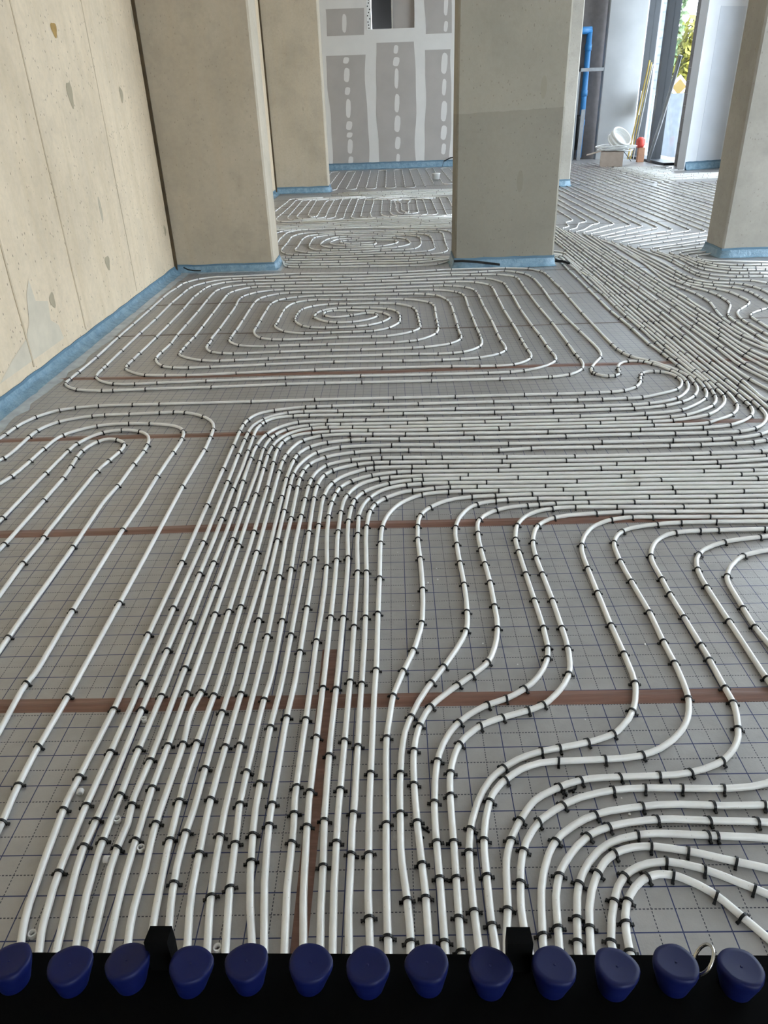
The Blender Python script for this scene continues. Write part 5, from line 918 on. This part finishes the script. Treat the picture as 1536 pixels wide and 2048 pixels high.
def stick(a, b, r0, mat, name, label, group):
    o = MB().tube([a, b], r0, 8).build(name, mat); tag(o, label, "stick", group)
stick((6.32, 21.55, 0.06), (6.70, 21.95, 2.3), 0.020, M['yellow'], "yellow_batten", "thick yellow batten leaning by the dark window post, leftmost of three", "yellow battens by the window")
stick((6.38, 21.50, 0.06), (6.74, 21.90, 2.25), 0.014, M['yellow'], "yellow_batten", "yellow batten leaning by the dark window post, middle of three", "yellow battens by the window")
stick((6.45, 21.50, 0.06), (6.76, 21.85, 2.2), 0.012, M['white_pl'], "pale_batten", "pale thin batten leaning by the dark window post, rightmost of three", "yellow battens by the window")
o = MB().tube([(6.62, 20.75, 0.05), (6.70, 20.45, 0.9), (6.76, 20.05, 1.9), (6.77, 19.9, 2.3)], 0.045, 10).build("grey_conduit", M['grey_hose'], smooth=True); tag(o, "thick grey conduit leaning against the right window pane", "conduit")
rb = empty("red_can", (6.52, 21.20, 0)); tag(rb, "red can on an orange brown block at the window post", "can")
MB().box(-0.06, 0.10, -0.07, 0.07, 0.0, 0.34).build("block_base", M['orange'], rb)
MB().lathe([(0.09, 0.345), (0.11, 0.40), (0.11, 0.52), (0.05, 0.58)], 16, (-0.02, 0, 0)).build("can_body", M['red'], rb, smooth=True)
pp = MB().obox((6.70, 22.25, 1.35), (0.2, 1, 0), (1, -0.2, 0), (0, 0, 1), 0.30, 0.002, 0.28).build("paper_sheet", M['white_pl']); tag(pp, "white paper sheet stuck to the left window pane", "paper")

# ------------------------------------------------------------------ outside
tag(MB().box(8.0, 90, -30, 120, -0.6, -0.3).build("street", M['asphalt']), kind="structure")
bl = empty("brick_building", (11.2, 36, -0.3)); tag(bl, "pale brick building across the street behind the left pane", "building")
MB().box(-1.4, 0.35, 0, 8, 0, 9).build("brick_wall", M['brick_far'], bl)
for k in range(30): MB().box(-1.42, 0.37, -0.02, 0.0, 0.30 * k, 0.30 * k + 0.25).build("brick_course", M['brick_far'], bl)
def tree(name, x, y, h, rad, leafmat, label, n=420, seed=1):
    root = empty(name, (x, y, -0.3)); tag(root, label, "tree", "trees across the street")
    MB().tube([(0, 0, 0), (0.05, 0, h * 0.4), (0, 0.05, h * 0.8)], 0.12, 8).build("trunk", M['bark'], root, smooth=True)
    r = random.Random(seed); mb = MB()
    for _ in range(n):
        d = Vector((r.gauss(0, 1), r.gauss(0, 1), r.gauss(0, 1))).normalized() * (r.random() ** 0.5)
        c = Vector((d.x * rad, d.y * rad, h * 0.62 + d.z * h * 0.42)); s = r.uniform(0.12, 0.26)
        ux = Vector((r.gauss(0, 1), r.gauss(0, 1), r.gauss(0, 1))).normalized(); uy = ux.orthogonal().normalized()
        mb.add([c - ux * s, c + uy * s * 0.6, c + ux * s, c - uy * s * 0.6], [(0, 1, 2, 3)])
    o = mb.build("foliage", leafmat, root); o["kind"] = "stuff"
tree("leafy_tree", 12.05, 37.0, 9.5, 0.55, M['leaf_g'], "green tree beside the pale brick building outside", 700, 3)
tree("autumn_tree", 13.35, 38.0, 4.6, 0.9, M['leaf_y'], "yellow green tree outside the right pane", 900, 4)
tree("autumn_tree", 14.8, 43.0, 4.2, 1.0, M['leaf_y'], "second yellow tree behind the first, outside the right pane", 700, 5)
sg = empty("road_sign", (9.95, 29.0, -0.6)); tag(sg, "yellow diamond road sign on a post outside the window", "sign")
MB().tube([(0, 0, 0), (0, 0, 2.6)], 0.03, 8).build("post", M['grey_hose'], sg, smooth=True)
def diamond(s, y, mat, nm): MB().add([(-s, y, 2.35), (0, y, 2.35 - s), (s, y, 2.35), (0, y, 2.35 + s), (-s, y + 0.02, 2.35), (0, y + 0.02, 2.35 - s), (s, y + 0.02, 2.35), (0, y + 0.02, 2.35 + s)], [(0, 1, 2, 3), (7, 6, 5, 4), (0, 4, 5, 1), (1, 5, 6, 2), (2, 6, 7, 3), (3, 7, 4, 0)]).build(nm, mat, sg)
diamond(0.36, -0.06, M['white_pl'], "white_border"); diamond(0.24, -0.085, plain("sign_yellow", (0.16, 0.095, 0.004), 0.4), "yellow_field")
pw = MB().box(8.6, 16, 27.0, 27.25, -0.3, 1.55).build("parapet", M['brick_far']); tag(pw, "low pale parapet across the street outside the windows", "parapet")
